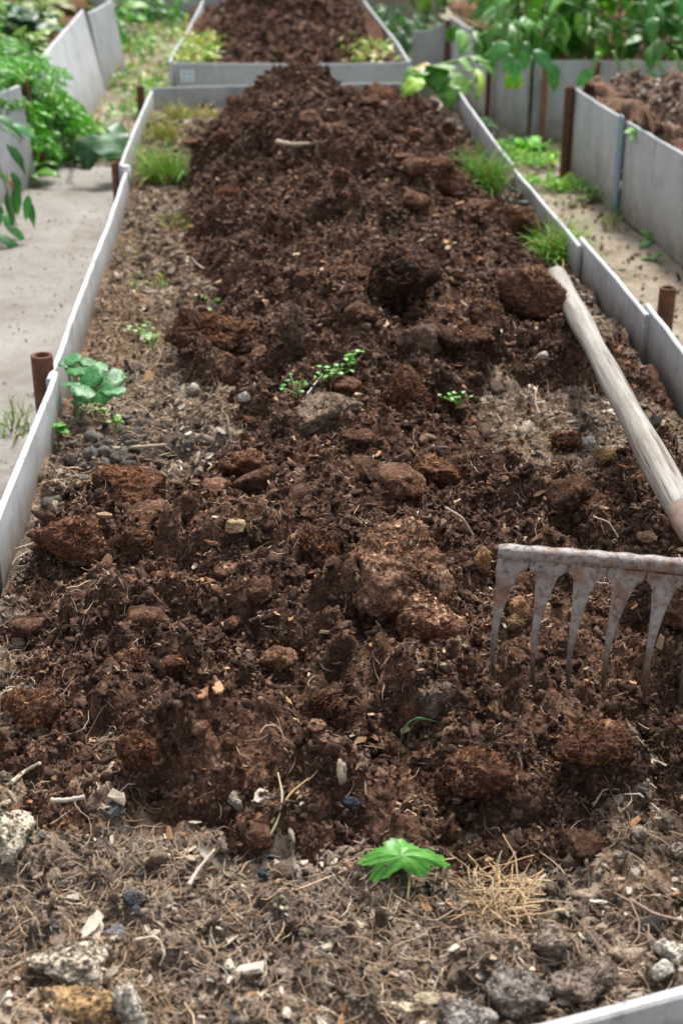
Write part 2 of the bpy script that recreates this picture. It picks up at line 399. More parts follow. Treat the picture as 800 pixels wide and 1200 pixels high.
# ------------------------------------------------------------------ clods and crumbs
def ico(sub):
    import bmesh
    bm = bmesh.new(); bmesh.ops.create_icosphere(bm, subdivisions=sub, radius=1)
    V = np.array([v.co[:] for v in bm.verts]); F = np.array([[v.index for v in f.verts] for f in bm.faces]); bm.free(); return V, F
I0, I1, I2, I4, I5 = ico(1), ico(2), ico(3), ico(5), ico(6)
def lumpy(V, seed, amp=.3, f=1.3, fine=.12):
    o = seed*7.77
    n = fbm(V*f+o, 4, .55); m = fbm(V*f*5+o, 3, .6); w = np.abs(fbm(V*f*2.6-o, 3, .6))
    return V*(1+amp*n+fine*m-.16*w)[:, None]
def chunk(V, seed, rough=1.):
    # broken compacted lump: rounded facets, cracks, then a rough skin
    g = np.random.default_rng(seed+500); N = g.normal(size=(13, 3)); N /= np.linalg.norm(N, axis=1)[:, None]; d = g.uniform(.58, 1.0, 13)
    q = (np.clip(V @ N.T, 0, None)/d)**9
    rr = np.minimum((q.sum(1)+1e-6)**(-1/9.), 1.25); o = seed*5.31
    rr = rr*(1+.15*fbm(V*1.7+o, 2)+rough*(.075*fbm(V*5+o, 3, .6)+.032*fbm(V*15-o, 2, .7)))
    rr -= .13*rough*np.exp(-(noise(V*2.1+o)/.07)**2)*np.clip(.5+noise(V*1.3-o)*2, 0, 1)
    return V*rr[:, None]
def clod_mesh(seed, T=I4, amp=.35, fine=.16, tone=(1, 1, 1), squash=.75):
    V, F = T; P = chunk(V, seed, .6+fine*3)
    P[:, 2] *= squash
    c = (1+.4*fbm(V*3+seed, 3))[:, None]*np.array([tone])
    return P, F, np.clip(c, .01, 8)
def rotz(n):
    q = rng.normal(size=(n, 4)); q /= np.linalg.norm(q, axis=1)[:, None]; w, x, y, z = q.T
    return np.stack([1-2*(y*y+z*z), 2*(x*y-z*w), 2*(x*z+y*w), 2*(x*y+z*w), 1-2*(x*x+z*z), 2*(y*z-x*w), 2*(x*z-y*w), 2*(y*z+x*w), 1-2*(x*x+y*y)], 1).reshape(n, 3, 3)
def scatter(b, T, pos, rad, cols, asp=(1, 1, 1), variants=14, amp=.75, sink=.0):
    n = len(pos); vi = rng.integers(0, variants, n)
    for v in range(variants):
        m = vi == v; k = m.sum()
        if not k: continue
        P = lumpy(T[0], 100+v, amp, 1.1, .3)*np.array(asp); P = P+np.random.default_rng(v).normal(size=P.shape)*.13
        an = np.stack([np.ones(k)*1.15, rng.uniform(.5, 1.1, k), rng.uniform(.4, .95, k)], 1)
        W = np.einsum('nij,nvj->nvi', rotz(k), P[None]*an[:, None])*rad[m][:, None, None]+pos[m][:, None]
        F = (T[1][None]+np.arange(k)[:, None, None]*len(P)).reshape(-1, T[1].shape[1])
        b.add(W.reshape(-1, 3), F, np.repeat(cols[m], len(P), 0))
def tubes(b, P, rad, cols):
    n, m = P.shape[:2]
    T = np.gradient(P, axis=1); T /= np.linalg.norm(T, axis=2)[..., None]+1e-9
    A = np.cross(T, [.13, .1, 1.]); A /= np.linalg.norm(A, axis=2)[..., None]+1e-9; B = np.cross(T, A)
    r = rad[:, None]*np.interp(np.linspace(0, 1, m), [0, .2, .7, 1], [.6, 1, .9, .4])[None]
    ring = np.stack([P+(A*math.cos(q)+B*math.sin(q))*r[..., None] for q in (0, 2.094, 4.189)], 2)
    f = [[i*3+j, i*3+(j+1) % 3, (i+1)*3+(j+1) % 3, (i+1)*3+j] for i in range(m-1) for j in range(3)]
    b.add(ring.reshape(-1, 3), (np.array(f)[None]+np.arange(n)[:, None, None]*m*3).reshape(-1, 4), np.repeat(cols, m*3, 0))
def dress(b, P, S, tone, k=1., attr_gain=1., sc=None):
    sc = sc or (.055 if tone[0] < .45 else 1.)
    # crumbs, flakes and fibres that cling to a clod's own surface; S = size in metres
    tone = np.array(tone); N = P/np.linalg.norm(P, axis=1)[:, None]
    up = np.where(N[:, 2] > -.35)[0]
    n = int(min(420, 30+k*S*S*1.0e5)); ix = rng.choice(up, n)
    r = rng.uniform(.0010, .0030, n)*(1+S*4)
    scatter(b, I0, P[ix]+N[ix]*(r*.2)[:, None], r, tone*rng.uniform(.45, 1.6, (n, 1))*attr_gain, (1, .75, .55))
    n = int(n*.35); ix = rng.choice(up, n); r = rng.uniform(.0012, .0032, n)*(1+S*4)
    c = np.array([[3.2, 2.6, 2.2], [4.6, 3.4, 2.4], [5.5, 4.8, 4.0], [2.2, 1.6, 1.3]])[rng.integers(0, 4, n)]
    scatter(b, I0, P[ix]+N[ix]*(r*.1)[:, None], r, c*sc*rng.uniform(.5, 1.1, (n, 1)), (1, .5, .22))
    n = int(min(420, 20+k*S*S*1.0e5)); ix = rng.choice(up, n); L = rng.uniform(.008, .022, n)
    d = np.cross(N[ix], rng.normal(size=(n, 3))); d /= np.linalg.norm(d, axis=1)[:, None]
    Q = np.stack([P[ix]+N[ix]*(.0012-.0003*abs(t)*6)+(d*(t*L)[:, None] if np.ndim(t) else d*(t*L[:, None]))+N[ix]*(-(t*L)**2/(S*.9)*.9)[:, None] for t in (-.5, -.2, .15, .5)], 1)
    Q += rng.normal(size=Q.shape)*.0008
    c = np.array([[3.5, 2.7, 2.0], [5.2, 4.3, 3.3], [1.8, 1.3, 1.0], [2.6, 1.9, 1.4]])[rng.integers(0, 4, n)]
    tubes(b, Q, rng.uniform(.0003, .0006, n), c*sc*rng.uniform(.6, 1.1, (n, 1)))
def make_clod(name, p, rx, ry, rz, label, tone=(1, 1, 1), seed=1, mat='clod', rot=0, cat='clod', group=None, amp=.35, fine=.16, T=I4, sink=.25, tilt=0):
    P, F, c = clod_mesh(seed, T, .45, .10, tone, 1.)
    Rm = np.array(Matrix.Rotation(rot, 3, 'Z') @ Matrix.Rotation(tilt, 3, 'X'))
    P = (P*np.array([rx, ry, rz])) @ Rm.T
    b = MB(); b.add(P, F, c)
    dress(b, P, (rx+ry+rz)/3, np.array(tone) if mat == 'clod' else np.array(tone), 1.)
    o = b.build(name, M[mat]); o.location = (p[0], p[1], p[2]+rz*(1-sink)-rz*.35)
    return tag(o, label, cat, group)
BR, TAN, DK, GY = (1.25, 1.15, 1.05), (2.7, 2.6, 2.5), (.6, .6, .62), (1.9, 2.0, 2.2)
big_clods = [  # px, py, width px, height px, label, tone, rotation
    (456, 668, 128, 118, 'largest fibrous brown clod flecked with straw, left of the rake head', (2.05, 2.1, 2.1), .2),
    (494, 722, 96, 80, 'fibrous clod leaning on the lower right of the largest clod', (2.2, 2.2, 2.2), .9),
    (372, 640, 56, 66, 'dark upright clod just left of the largest fibrous clod', (.8, .75, .7), .5),
    (148, 575, 92, 76, 'orange-brown peaty clod beside the grey lumps near the left board', (1.35, 1.15, .95), .1),
    (88, 628, 88, 66, 'rusty-brown peaty clod touching the left board above its near end', (1.2, 1.05, .95), .4),
    (165, 632, 46, 42, 'round dark clod right of the rusty peaty clod', (.85, .8, .8), 0),
    (208, 682, 60, 34, 'reddish clod with tan specks below the dark hollow at left', (1.5, 1.25, 1.1), .6),
    (465, 336, 84, 74, 'fluffy blackish clod in mid heap above the pale tan clod', (.46, .47, .52), .2),
    (400, 322, 90, 34, 'flat dark crust of compost left of the fluffy blackish clod', (.8, .78, .75), 0),
    (493, 398, 54, 36, 'pale tan clod below the fluffy blackish clod', (.19, .125, .088), .3),
    (548, 402, 56, 46, 'dark crumbly clod right of the pale tan clod', (.7, .68, .68), .7),
    (250, 388, 96, 52, 'wide dark brown clod on the left slope of the heap above the strawberry plant', (.9, .82, .75), .1),
    (346, 392, 36, 74, 'smooth upright brown clod with a pale streak on the left of the heap', (.115, .072, .05), 0),
    (478, 468, 66, 66, 'dark reddish clod right of the small green sprouts', (.85, .72, .65), .6),
    (392, 478, 84, 44, 'pale grey-brown wedge of dried earth under the green sprouts', (.215, .155, .112), 2.4),
    (506, 552, 78, 44, 'brown crumbly clod under the dark reddish clod in mid heap', (1.3, 1.15, 1.0), .1),
    (628, 345, 84, 58, 'rough brown clod beside the upper end of the rake handle', (1.35, 1.3, 1.25), .3),
    (570, 372, 50, 48, 'dark clod with white specks left of the rake handle', (.7, .7, .7), 1.1),
    (600, 262, 54, 40, 'brown clod near the right board under the upper grass tuft', (.9, .8, .75), .9),
    (500, 205, 82, 52, 'big dark clod on the right shoulder of the far heap crest', (.8, .72, .68), .2),
    (440, 120, 62, 34, 'brown clod on the far crest of the long heap', (1.1, .95, .9), .4),
    (366, 82, 26, 20, 'small round clod on the very top of the heap crest', (.9, .8, .75), .1),
    (270, 228, 48, 32, 'hollowed rusty-brown clod on the left side of the upper heap', (1.3, 1.0, .85), .5),
    (290, 150, 60, 34, 'dark clod on the left flank of the far heap crest', (.7, .66, .64), .5),
    (562, 905, 92, 64, 'broad brown clod below the rake tines near the bottom edge of the heap', (1.15, 1.05, 1.0), .3),
    (695, 868, 78, 50, 'brown crumbly clod under the right rake tines', (1.2, 1.08, 1.0), .3),
    (168, 872, 62, 50, 'dark brown clod on the lower left of the heap', (1.15, 1.0, .92), .1),
    (36, 832, 66, 60, 'dark clod at the left edge of the frame in the lower heap', (1., .9, .82), .8),
    (205, 776, 44, 28, 'smooth oval dark clod, right one of the pair in the lower left heap', (.75, .66, .64), .1),
    (163, 770, 44, 28, 'smooth oval dark clod, left one of the pair in the lower left heap', (.75, .66, .64), 0),
    (660, 518, 42, 40, 'round dark clod beside the middle of the rake handle', (.8, .72, .7), .3),
    (300, 545, 70, 34, 'brown clod on the left of the heap below the white pebble', (1.1, .95, .85), .2),
    (388, 832, 40, 70, 'dark earthy wedge in the lower heap left of the bent grass blade', (.8, .72, .7), .4),
    (510, 812, 44, 40, 'greyish clod with pale crust above the bent grass blade', (.16, .11, .08), .4),
    (705, 590, 60, 26, 'dark hollow-sided clod under the handle near the rake head', (.8, .74, .7), .1),
    (540, 1188, 76, 40, 'grey stone-like lump at the bottom edge left of the front board', (.34, .31, .28), .2),
    (612, 1160, 76, 52, 'large cracked grey clod against the front board', (.25, .215, .185), .3),
    (690, 1140, 76, 46, 'dull brown-grey clod behind the front board', (.23, .18, .145), .6),
    (640, 1105, 46, 38, 'rounded beige-brown clod right of the dry root tuft', (.27, .215, .17), .6),
]
for k, (px, py, w, h, lab, tone, rot) in enumerate(big_clods):
    p = on(px, py+h*.25); s = m_per_px(p)
    rx = w*s*.5; rz = h*s*.52; ry = (rx+rz)*.5
    make_clod('compost_clod', p, rx, ry, rz, lab, tone, k+3, mat='earth' if tone[0] < .45 else 'clod', rot=rot*.4, T=I5 if w > 75 and py > 300 else I4, sink=.22 if h > 60 else .30)
# knobbly grey lumps against the left board
for k in range(46):
    x_ = random.gauss(-.215, .045); y_ = random.gauss(1.95, .085); r_ = random.uniform(.007, .016)
    if x_ < LX+.015: continue
    P, F = chunk(ico(3)[0], 300+k, .9)*np.array([1, .9, .8])*r_, ico(3)[1]; b = MB()
    b.add(P, F, np.clip((1+.4*fbm(P*60+k, 2))[:, None]*np.array([[.13, .112, .098]])*random.uniform(.7, 1.4), .02, 1))
    o = b.build('earth_lump', M['earth']); o.location = (x_, y_, tz(x_, y_)+r_*.35)
    tag(o, 'rounded grey lump of dried earth in the patch beside the left board', 'lump', 'grey earth lumps beside the left board')
# middling clods: shared shapes, each one its own object
protos = []
for k in range(8):
    P, F = chunk(ico(4)[0], 50+k)*np.array([1, .85, .7]), ico(4)[1]
    c = np.clip((1+.5*fbm(P*2+k, 3))[:, None]*np.array([[1., .95, .9]])*(.75+.1*k), .3, 2.4)
    b = MB(); b.add(P, F, c); protos.append(b)
pm = []
cnt = 0; tries = 0
while cnt < 150 and tries < 6000:
    tries += 1
    y = .9+3.9*random.random()**1.25; x = random.uniform(LX+.04, RX-.04)
    z, hp = top(x, y)
    if not hp[0]: continue
    r = (.010+.021*random.random()**2.2)*(1+.12*y)
    k = random.randrange(8)
    if cnt < 8: o = protos[cnt].build('small_clod', M['clod']); pm.append(o)
    else: o = pm[k].copy(); COL.objects.link(o)
    o.location = (x, y, float(z[0])+r*.18); o.rotation_euler = (random.uniform(-.4, .4), random.uniform(-.4, .4), random.uniform(0, 6.28))
    o.scale = (r, r*random.uniform(.8, 1.1), r*random.uniform(.8, 1.1))
    tag(o, 'small dark compost clod lying loose among many others on the long heap', 'clod', 'small clods on the long heap'); cnt += 1

def sample_bed(n, heap=None, ypow=1.6, y0=.62, y1=4.86, zone=None):
    X = []; Y = []; Z = []; t = 0
    while t < n:
        y = y0+(y1-y0)*rng.random(n*2)**ypow; x = rng.uniform(LX+.012, RX-.012, n*2)
        z, hp = top(x, y); k = np.ones(n*2, bool)
        if heap is True: k = hp
        if heap is False: k = ~hp
        k &= rng.random(n*2) < .25+.9*np.clip(.5+1.6*n2(x, y, 7, 3, 91.+(n % 7)), 0, 1)
        X.append(x[k]); Y.append(y[k]); Z.append(z[k]); t += k.sum()
    return np.concatenate(X)[:n], np.concatenate(Y)[:n], np.concatenate(Z)[:n]
PAL = np.array([[.039, .0205, .014], [.077, .042, .029], [.120, .068, .048], [.165, .097, .069], [.21, .128, .090], [.20, .105, .06], [.26, .17, .11], [.33, .25, .18]])
def pal(n, w, P=PAL):
    w = np.array(w, float); c = P[rng.choice(len(P), n, p=w/w.sum())]; return c*rng.uniform(.75, 1.3, (n, 1))
PALL = np.array([[.095, .068, .050], [.165, .12, .088], [.245, .185, .138], [.34, .265, .198], [.43, .355, .27], [.48, .43, .37], [.05, .048, .047], [.20, .11, .06]])
b = MB()
x, y, z = sample_bed(9000, True); r = rng.uniform(.0025, .0058, 9000)*(1+.18*y); r *= np.where(rng.random(9000) < .07, 1.6, 1)
scatter(b, I1, np.stack([x, y, z+r*.15], 1), r, pal(9000, [5, 8, 8, 5, 2.0, .6, .4, .12]), (1, .9, .8))
x, y, z = sample_bed(70000, True); r = rng.uniform(.0010, .0030, 70000)*(1+.24*y)
scatter(b, I0, np.stack([x, y, z+r*.3], 1), r, pal(70000, [4, 6, 7, 5, 3, 1.5, 1.0, .4]), (1, .8, .7))
tag(b.build('compost_crumbs', M['crumb'], smooth=True), 'fine dark brown crumbs covering the long compost heap', 'crumbs', kind='stuff')
b = MB()
x, y, z = sample_bed(4200, False, 1.5); r = rng.uniform(.0025, .0060, 4200)*(1+.18*y); r *= np.where(rng.random(4200) < .07, 1.9, 1)
scatter(b, I1, np.stack([x, y, z+r*.15], 1), r, pal(4200, [4, 6, 5, 3, 1.2, .5, .7, .5], PALL), (1, .9, .8))
x, y, z = sample_bed(34000, False, 1.5); r = rng.uniform(.0010, .0030, 34000)*(1+.22*y)
scatter(b, I0, np.stack([x, y, z+r*.3], 1), r, pal(34000, [3, 6, 7, 5, 2.4, .8, .8, .8], PALL), (1, .8, .6))
tag(b.build('soil_crumbs', M['crumb'], smooth=True), 'grey-brown crumbs of earth and ash on the bare bed soil', 'crumbs', kind='stuff')

def chips(b, n, heap, lo, hi, cols, ypow=1.5):
    x, y, z = sample_bed(n, heap, ypow); L = rng.uniform(lo, hi, n)*(1+.15*y)
    base = np.array([[-1, -.5, 0], [-.3, -.75, .1], [.9, -.45, .02], [1, .3, .15], [.1, .7, .05], [-.9, .45, .2]])
    V8 = np.vstack([base, base+np.array([0, 0, .16])])
    F4 = np.array([[0, 1, 2, 3], [0, 3, 4, 5], [9, 8, 7, 6], [11, 10, 9, 6]]+[[a, (a+1) % 6, 6+(a+1) % 6, 6+a] for a in range(6)])
    P = V8[None]*np.stack([np.ones(n), rng.uniform(.35, 1., n), rng.uniform(.6, 1.6, n)], 1)[:, None]
    az = rng.uniform(0, 6.28, n); ti = rng.normal(0, .45, n); tj = rng.normal(0, .45, n)
    ca, sa, ct, s_ = np.cos(az), np.sin(az), np.cos(ti), np.sin(ti); cj, sj = np.cos(tj), np.sin(tj); O = np.zeros(n); I = np.ones(n)
    Rz = np.stack([ca, -sa, O, sa, ca, O, O, O, I], 1).reshape(n, 3, 3); Rx = np.stack([I, O, O, O, ct, -s_, O, s_, ct], 1).reshape(n, 3, 3)
    Ry = np.stack([cj, O, sj, O, I, O, -sj, O, cj], 1).reshape(n, 3, 3)
    W = np.einsum('nij,nvj->nvi', Rz @ Rx @ Ry, P)*L[:, None, None]*.5+np.stack([x, y, z+L*.14], 1)[:, None]
    W += rng.normal(size=W.shape)*L[:, None, None]*.045
    b.add(W.reshape(-1, 3), (F4[None]+np.arange(n)[:, None, None]*12).reshape(-1, 4), np.repeat(cols, 12, 0))
b = MB()
CH = np.array([[.30, .15, .07], [.38, .23, .12], [.42, .30, .19], [.17, .085, .05], [.10, .06, .045], [.50, .42, .31]])
chips(b, 7000, True, .003, .008, pal(7000, [2.2, 1.8, 1.6, 4, 4, .5], CH))
chips(b, 260, True, .010, .018, pal(260, [2, 2, 2, 2, 1, .8], CH))
tag(b.build('bark_flakes', M['chip'], smooth=False), 'small orange-brown flakes of bark and peel mixed into the compost', 'bark flakes', kind='stuff')
b = MB()
CL = np.array([[.42, .36, .28], [.55, .49, .40], [.30, .23, .16], [.18, .13, .10], [.08, .075, .072], [.30, .17, .09]])
chips(b, 6500, False, .003, .010, pal(6500, [3, 1.6, 3, 4, 1.5, 1], CL), 1.3)
chips(b, 420, False, .010, .022, pal(420, [3, 2, 2, 1.5, 1, 1], CL), 1.3)
tag(b.build('litter_flakes', M['chip'], smooth=False), 'pale dry flakes and husks strewn over the bed soil', 'dry litter', kind='stuff')

def fibres(b, X, Y, Z, lo, hi, rad, cols, curl=.5, lift=.004):
    n = len(X); L = rng.uniform(lo, hi, n); m = 6; a = rng.uniform(0, 6.28, n); k = rng.normal(0, curl, n)
    t = np.linspace(-.5, .5, m); ang = a[:, None]+k[:, None]*t[None]*3
    stp = (L/(m-1))[:, None]; dx = np.cumsum(np.cos(ang)*stp, 1)-np.cos(a)[:, None]*L[:, None]*.5; dy = np.cumsum(np.sin(ang)*stp, 1)-np.sin(a)[:, None]*L[:, None]*.5
    px = np.clip(X[:, None]+dx, LX+.004, RX-.004); py = np.clip(Y[:, None]+dy, .6, 4.87)
    pz = top(px.ravel(), py.ravel())[0].reshape(n, m)
    pz = .45*pz+.55*pz.mean(1)[:, None]+rng.uniform(.001, lift, n)[:, None]+rng.normal(0, .0012, (n, m))+(rng.normal(0, .12, n)*L)[:, None]*t[None]*2
    P = np.stack([px, py, pz], 2)
    T = np.gradient(P, axis=1); T /= np.linalg.norm(T, axis=2)[..., None]+1e-9
    A = np.cross(T, [0, 0, 1.]); A /= np.linalg.norm(A, axis=2)[..., None]+1e-9; B = np.cross(T, A)
    r = (rng.uniform(.6, 1.3, n)*rad*(1+.2*Y))[:, None]*np.array([.6, .9, 1, 1, .8, .4])[None]
    ring = np.stack([P+(A*math.cos(q)+B*math.sin(q))*r[..., None] for q in (0, 2.094, 4.189)], 2)
    V = ring.reshape(-1, 3); f = [[i*3+j, i*3+(j+1) % 3, (i+1)*3+(j+1) % 3, (i+1)*3+j] for i in range(m-1) for j in range(3)]
    b.add(V, (np.array(f)[None]+np.arange(n)[:, None, None]*m*3).reshape(-1, 4), np.repeat(cols, m*3, 0))
b = MB(); ST = np.array([[.44, .32, .21], [.54, .42, .29], [.32, .22, .145], [.20, .135, .095], [.52, .45, .35]])
x, y, z = sample_bed(5200, True, 1.4); fibres(b, x, y, z, .008, .035, .00040, pal(5200, [1.5, .8, 3, 5, .3], ST), .7)
tag(b.build('compost_fibres', M['straw']), 'thin brown fibres and rootlets in the compost', 'fibres', kind='stuff')
b = MB()
x, y, z = sample_bed(13000, False, 1.15); fibres(b, x, y, z, .010, .055, .00042, pal(13000, [4, 2.5, 4, 4, .8], ST), .45, .005)
x, y, z = sample_bed(90, False, 1.2); fibres(b, x, y, z, .04, .09, .0010, pal(90, [2, 2, 4, 2, 2], ST), .4, .010)
tag(b.build('straw_litter', M['straw']), 'dry straw and roots strewn over the grey-brown bed soil', 'straw', kind='stuff')

# ------------------------------------------------------------------ raised beds
def board(pts_top, zbot, parent, mat='board', th=.009, lean=None, seed=0, name='board', wav=.0025):
    """one sheet standing along a polyline of (x, y, ztop); lean = xy shift of the top edge"""
    P = np.array(pts_top, float); d = np.r_[0, np.cumsum(np.hypot(*np.diff(P[:, :2], axis=0).T))]
    n = max(6, int(d[-1]/.06)); t = np.linspace(0, d[-1], n)
    X = np.interp(t, d, P[:, 0]); Y = np.interp(t, d, P[:, 1]); Z = np.interp(t, d, P[:, 2])
    T = np.stack([np.gradient(X), np.gradient(Y)], 1); T /= np.linalg.norm(T, axis=1)[:, None]; N = np.stack([T[:, 1], -T[:, 0]], 1)
    w = wav*n2(t, t*0+seed, 2.3, 2, seed)
    Z = Z+.0022*n2(t, t*0, 14, 3, seed)
    bv = .0018; lx, ly = lean or (0, 0)
    prof = [(-.5, 0), (-.5, .5), (-.5, 1-.008), (-.30, 1), (.30, 1), (.5, 1-.008), (.5, .5), (.5, 0)]
    m = len(prof); V = np.zeros((n, m, 3))
    for k, (u, v) in enumerate(prof):
        off = w+u*th
        V[:, k, 0] = X+N[:, 0]*off-(1-v)*lx; V[:, k, 1] = Y+N[:, 1]*off-(1-v)*ly; V[:, k, 2] = zbot+(Z-zbot)*v
    F = [[i*m+k, (i+1)*m+k, (i+1)*m+(k+1) % m, i*m+(k+1) % m] for i in range(n-1) for k in range(m-1)]
    b = MB(); b.add(V.reshape(-1, 3), F)
    for i in (0, n-1): b.add(V[i], [[0, 1, 6, 7], [1, 2, 5, 6], [2, 3, 4, 5]])
    o = b.build(name, M[mat], parent, smooth=False)
    return o
T = .28
bed = empty('raised_bed', (.18, 2.8, 0), 'long raised bed edged with grey-white boards around the main compost heap', 'raised bed')
board([(-.335, .60, T-.03), (-.338, 1.2, T-.02), (-.336, 1.60, T-.003)], 0, bed, 'board3', seed=1)
board([(-.326, 1.58, T+.002), (-.322, 1.8, T), (-.316, 2.14, T+.001)], 0, bed, 'board3', seed=2)
board([(-.325, 2.12, T-.004), (-.319, 2.6, T), (-.313, 3.1, T), (-.315, 3.66, T-.006)], 0, bed, 'board3', seed=3)
board([(-.327, 3.63, T+.010), (-.331, 3.85, T+.004), (-.323, 4.86, T-.004)], 0, bed, 'board4', seed=4)
board([(-.318, 4.895, T), (.05, 4.925, T), (.45, 4.935, T+.002), (.612, 4.935, T)], 0, bed, 'board2', seed=5)
board([(.690, 4.92, T), (.672, 4.2, T), (.664, 3.62, T+.003)], 0, bed, 'board4', seed=6)
board([(.676, 3.66, T-.016), (.674, 3.2, T-.010), (.674, 2.86, T-.004)], 0, bed, 'board4', seed=7)
board([(.685, 2.90, T+.002), (.688, 2.6, T), (.690, 2.38, T-.002)], 0, bed, 'board3', seed=8)
board([(.700, 2.42, T+.006), (.694, 2.0, T), (.690, 1.5, T), (.688, .90, T)], 0, bed, 'board3', seed=9)
board([(-.33, .607, T), (.2, .748, T), (.301, .775, T), (.70, .882, T)], 0, bed, 'board3', th=.011, seed=10)
# joint clips
b = MB(); b.box((-.318, 3.645, .284), (.020, .02, .006)); b.box((-.308, 3.645, .262), (.003, .018, .04)); b.build('clip', M['white'], bed)
b = MB(); q = at(611, 238, .28); b.box((q.x-.006, q.y, .262), (.006, .022, .03)); b.box((q.x+.004, q.y, .281), (.022, .022, .005)); b.build('clip', M['black'], bed)

def plate(parent, c, M3=None):
    b = MB(); b.box(c, (.05, .004, .042), M3); o = b.build('corner_plate', M['white'], parent, smooth=False)
    o2 = MB()
    for i in (-1, 1):
        for j in (-1, 1): o2.box((c[0]+i*.011, c[1]-.0035, c[2]+j*.010), (.013, .003, .012))
    p = o2.build('bolt_pad', M['teal'], parent, smooth=False); p.parent = o; p.location = (0, 0, 0)
    # vertices of both are relative to the bed; the plate sits at the bed's origin
    return o
fb = empty('raised_bed', (.15, 6.4, 0), 'small raised bed behind the long bed, holding a second mound of dark compost', 'raised bed')
board([(-.268, 5.45, T), (.0, 5.43, T-.002), (.3, 5.42, T-.004), (.583, 5.43, T)], 0, fb, 'board2', seed=11)
board([(-.288, 5.47, T+.002), (-.285, 5.8, T), (-.255, 6.4, T), (-.22, 7.6, T)], 0, fb, 'board', seed=12)
board([(.592, 5.44, T), (.600, 5.9, T), (.592, 6.6, T), (.588, 7.6, T)], 0, fb, 'board', seed=13)
board([(-.21, 7.62, T+.01), (.2, 7.64, T), (.57, 7.62, T)], 0, fb, 'board2', seed=14)
plate(fb, (-.225, 5.437, .235))
def heap_in(name, x0, x1, y0, y1, base, peak, label, tone, st=.012, seed=0, mat='heap', cx=None, cy=None, sx=.3, sy=.5, rough=1., left=None):
    nx = int((x1-x0)/st); ny = int((y1-y0)/st); X, Y = np.meshgrid(np.linspace(x0, x1, nx), np.linspace(y0, y1, ny)); x = X.ravel(); y = Y.ravel()
    if left: e_ = np.interp(y, left[0], left[1]); x = e_+(x-x0)*(x1-e_)/(x1-x0)
    cx = (x0+x1)/2 if cx is None else cx; cy = (y0+y1)/2 if cy is None else cy
    h = base+peak*np.exp(-((x-cx)/sx)**2-((y-cy)/sy)**2)+.02*n2(x, y, 4, 3, seed)
    w = .01*n2(x, y, 20, 2, seed)
    h += rough*(.5*balls(x+w, y, .11, seed+1, .5)+.55*balls(x, y+w, .055, seed+5, .6)+.55*balls(x+w, y-w, .028, seed+9, .7))+.004*n2(x, y, 60, 3, 3.)
    i = (np.arange(ny-1)[:, None]*nx+np.arange(nx-1)[None]).ravel()
    hc = (1+.3*n2(x, y, 6, 3, seed)+.35*n2(x, y, 25, 3, seed+3))[:, None]*np.array([tone])
    b = MB(); b.add(np.stack([x, y, h], 1), np.stack([i, i+1, i+nx+1, i+nx], 1), np.clip(hc, .2, 6))
    o = b.build(name, M[mat]); return tag(o, label, 'compost heap'), (lambda a, c: base+peak*math.exp(-((a-cx)/sx)**2-((c-cy)/sy)**2))
heap_in('compost_heap', -.27, .578, 5.445, 7.60, .195, .37, 'mound of dark brown compost filling the small bed behind the long one', (1.1, 1.0, .95), .009, 40, cx=.20, cy=6.7, sx=.27, sy=.66)

# right-hand bed
T2 = .28
rb = empty('raised_bed', (1.4, 4.1, 0), 'raised bed at the right edge with a blue-grey joint strip, full of light brown compost', 'raised bed')
board([(1.082, 4.80, T2), (1.090, 4.5, T2), (1.103, 4.235, T2+.003)], 0, rb, 'board', seed=21)
board([(1.112, 4.22, T2-.004), (1.125, 3.95, T2), (1.142, 3.70, T2), (1.162, 3.2, T2), (1.17, 2.9, T2)], 0, rb, 'board', seed=22)
board([(1.09, 4.815, T2), (1.6, 4.845, T2), (2.2, 4.86, T2)], 0, rb, 'board', seed=23)
board([(1.18, 2.9, T2), (2.2, 2.9, T2)], 0, rb, 'board', seed=24)
b = MB(); b.box((1.096, 4.238, .145), (.006, .045, .29)); b.build('joint_strip', M['blue'], rb, smooth=False)
heap_in('compost_heap', 1.13, 2.2, 2.95, 4.80, .235, .10, 'light brown lumpy compost filling the raised bed at the right edge', (1.9, 2.1, 2.15), .009, 60, cx=1.8, cy=4.1, sx=.7, sy=1.2, rough=1.3, left=([3.0, 3.2, 3.7, 4.0, 4.25, 4.8], [1.178, 1.169, 1.150, 1.133, 1.112, 1.092]))

# left-hand bed: leaning boards
lb = empty('raised_bed', (-1.1, 5.6, 0), 'overgrown raised bed at the left with leaning grey boards', 'raised bed')
TL = .33
a = at(35, 222, 0); c = at(-60, 335, 0)
board([(-.955, 3.7, TL-.02), (-.785, 4.40, TL), (-.722, 4.66, TL)], 0, lb, 'board', lean=(-.02, -.05), seed=31, th=.012)
board([(-.740, 5.02, TL-.02), (-.73, 5.6, TL), (-.700, 6.45, TL+.03)], 0, lb, 'board', lean=(-.075, 0), seed=32, th=.012)
board([(-.695, 6.6, TL), (-.66, 6.9, TL), (-.635, 7.1, TL)], 0, lb, 'board2', lean=(-.05, 0), seed=33, th=.012)
board([(-.655, 7.3, TL-.02), (-.9, 8.2, TL-.04)], 0, lb, 'board2', seed=34, th=.012)
heap_in('bed_soil', -2.6, -.80, 3.6, 8.3, .22, .04, 'dark planted soil of the overgrown left bed', (1.2, 1.1, .9), .03, 80, cx=-1.6, sx=1, sy=3, rough=.6)[0]['kind'] = 'structure'
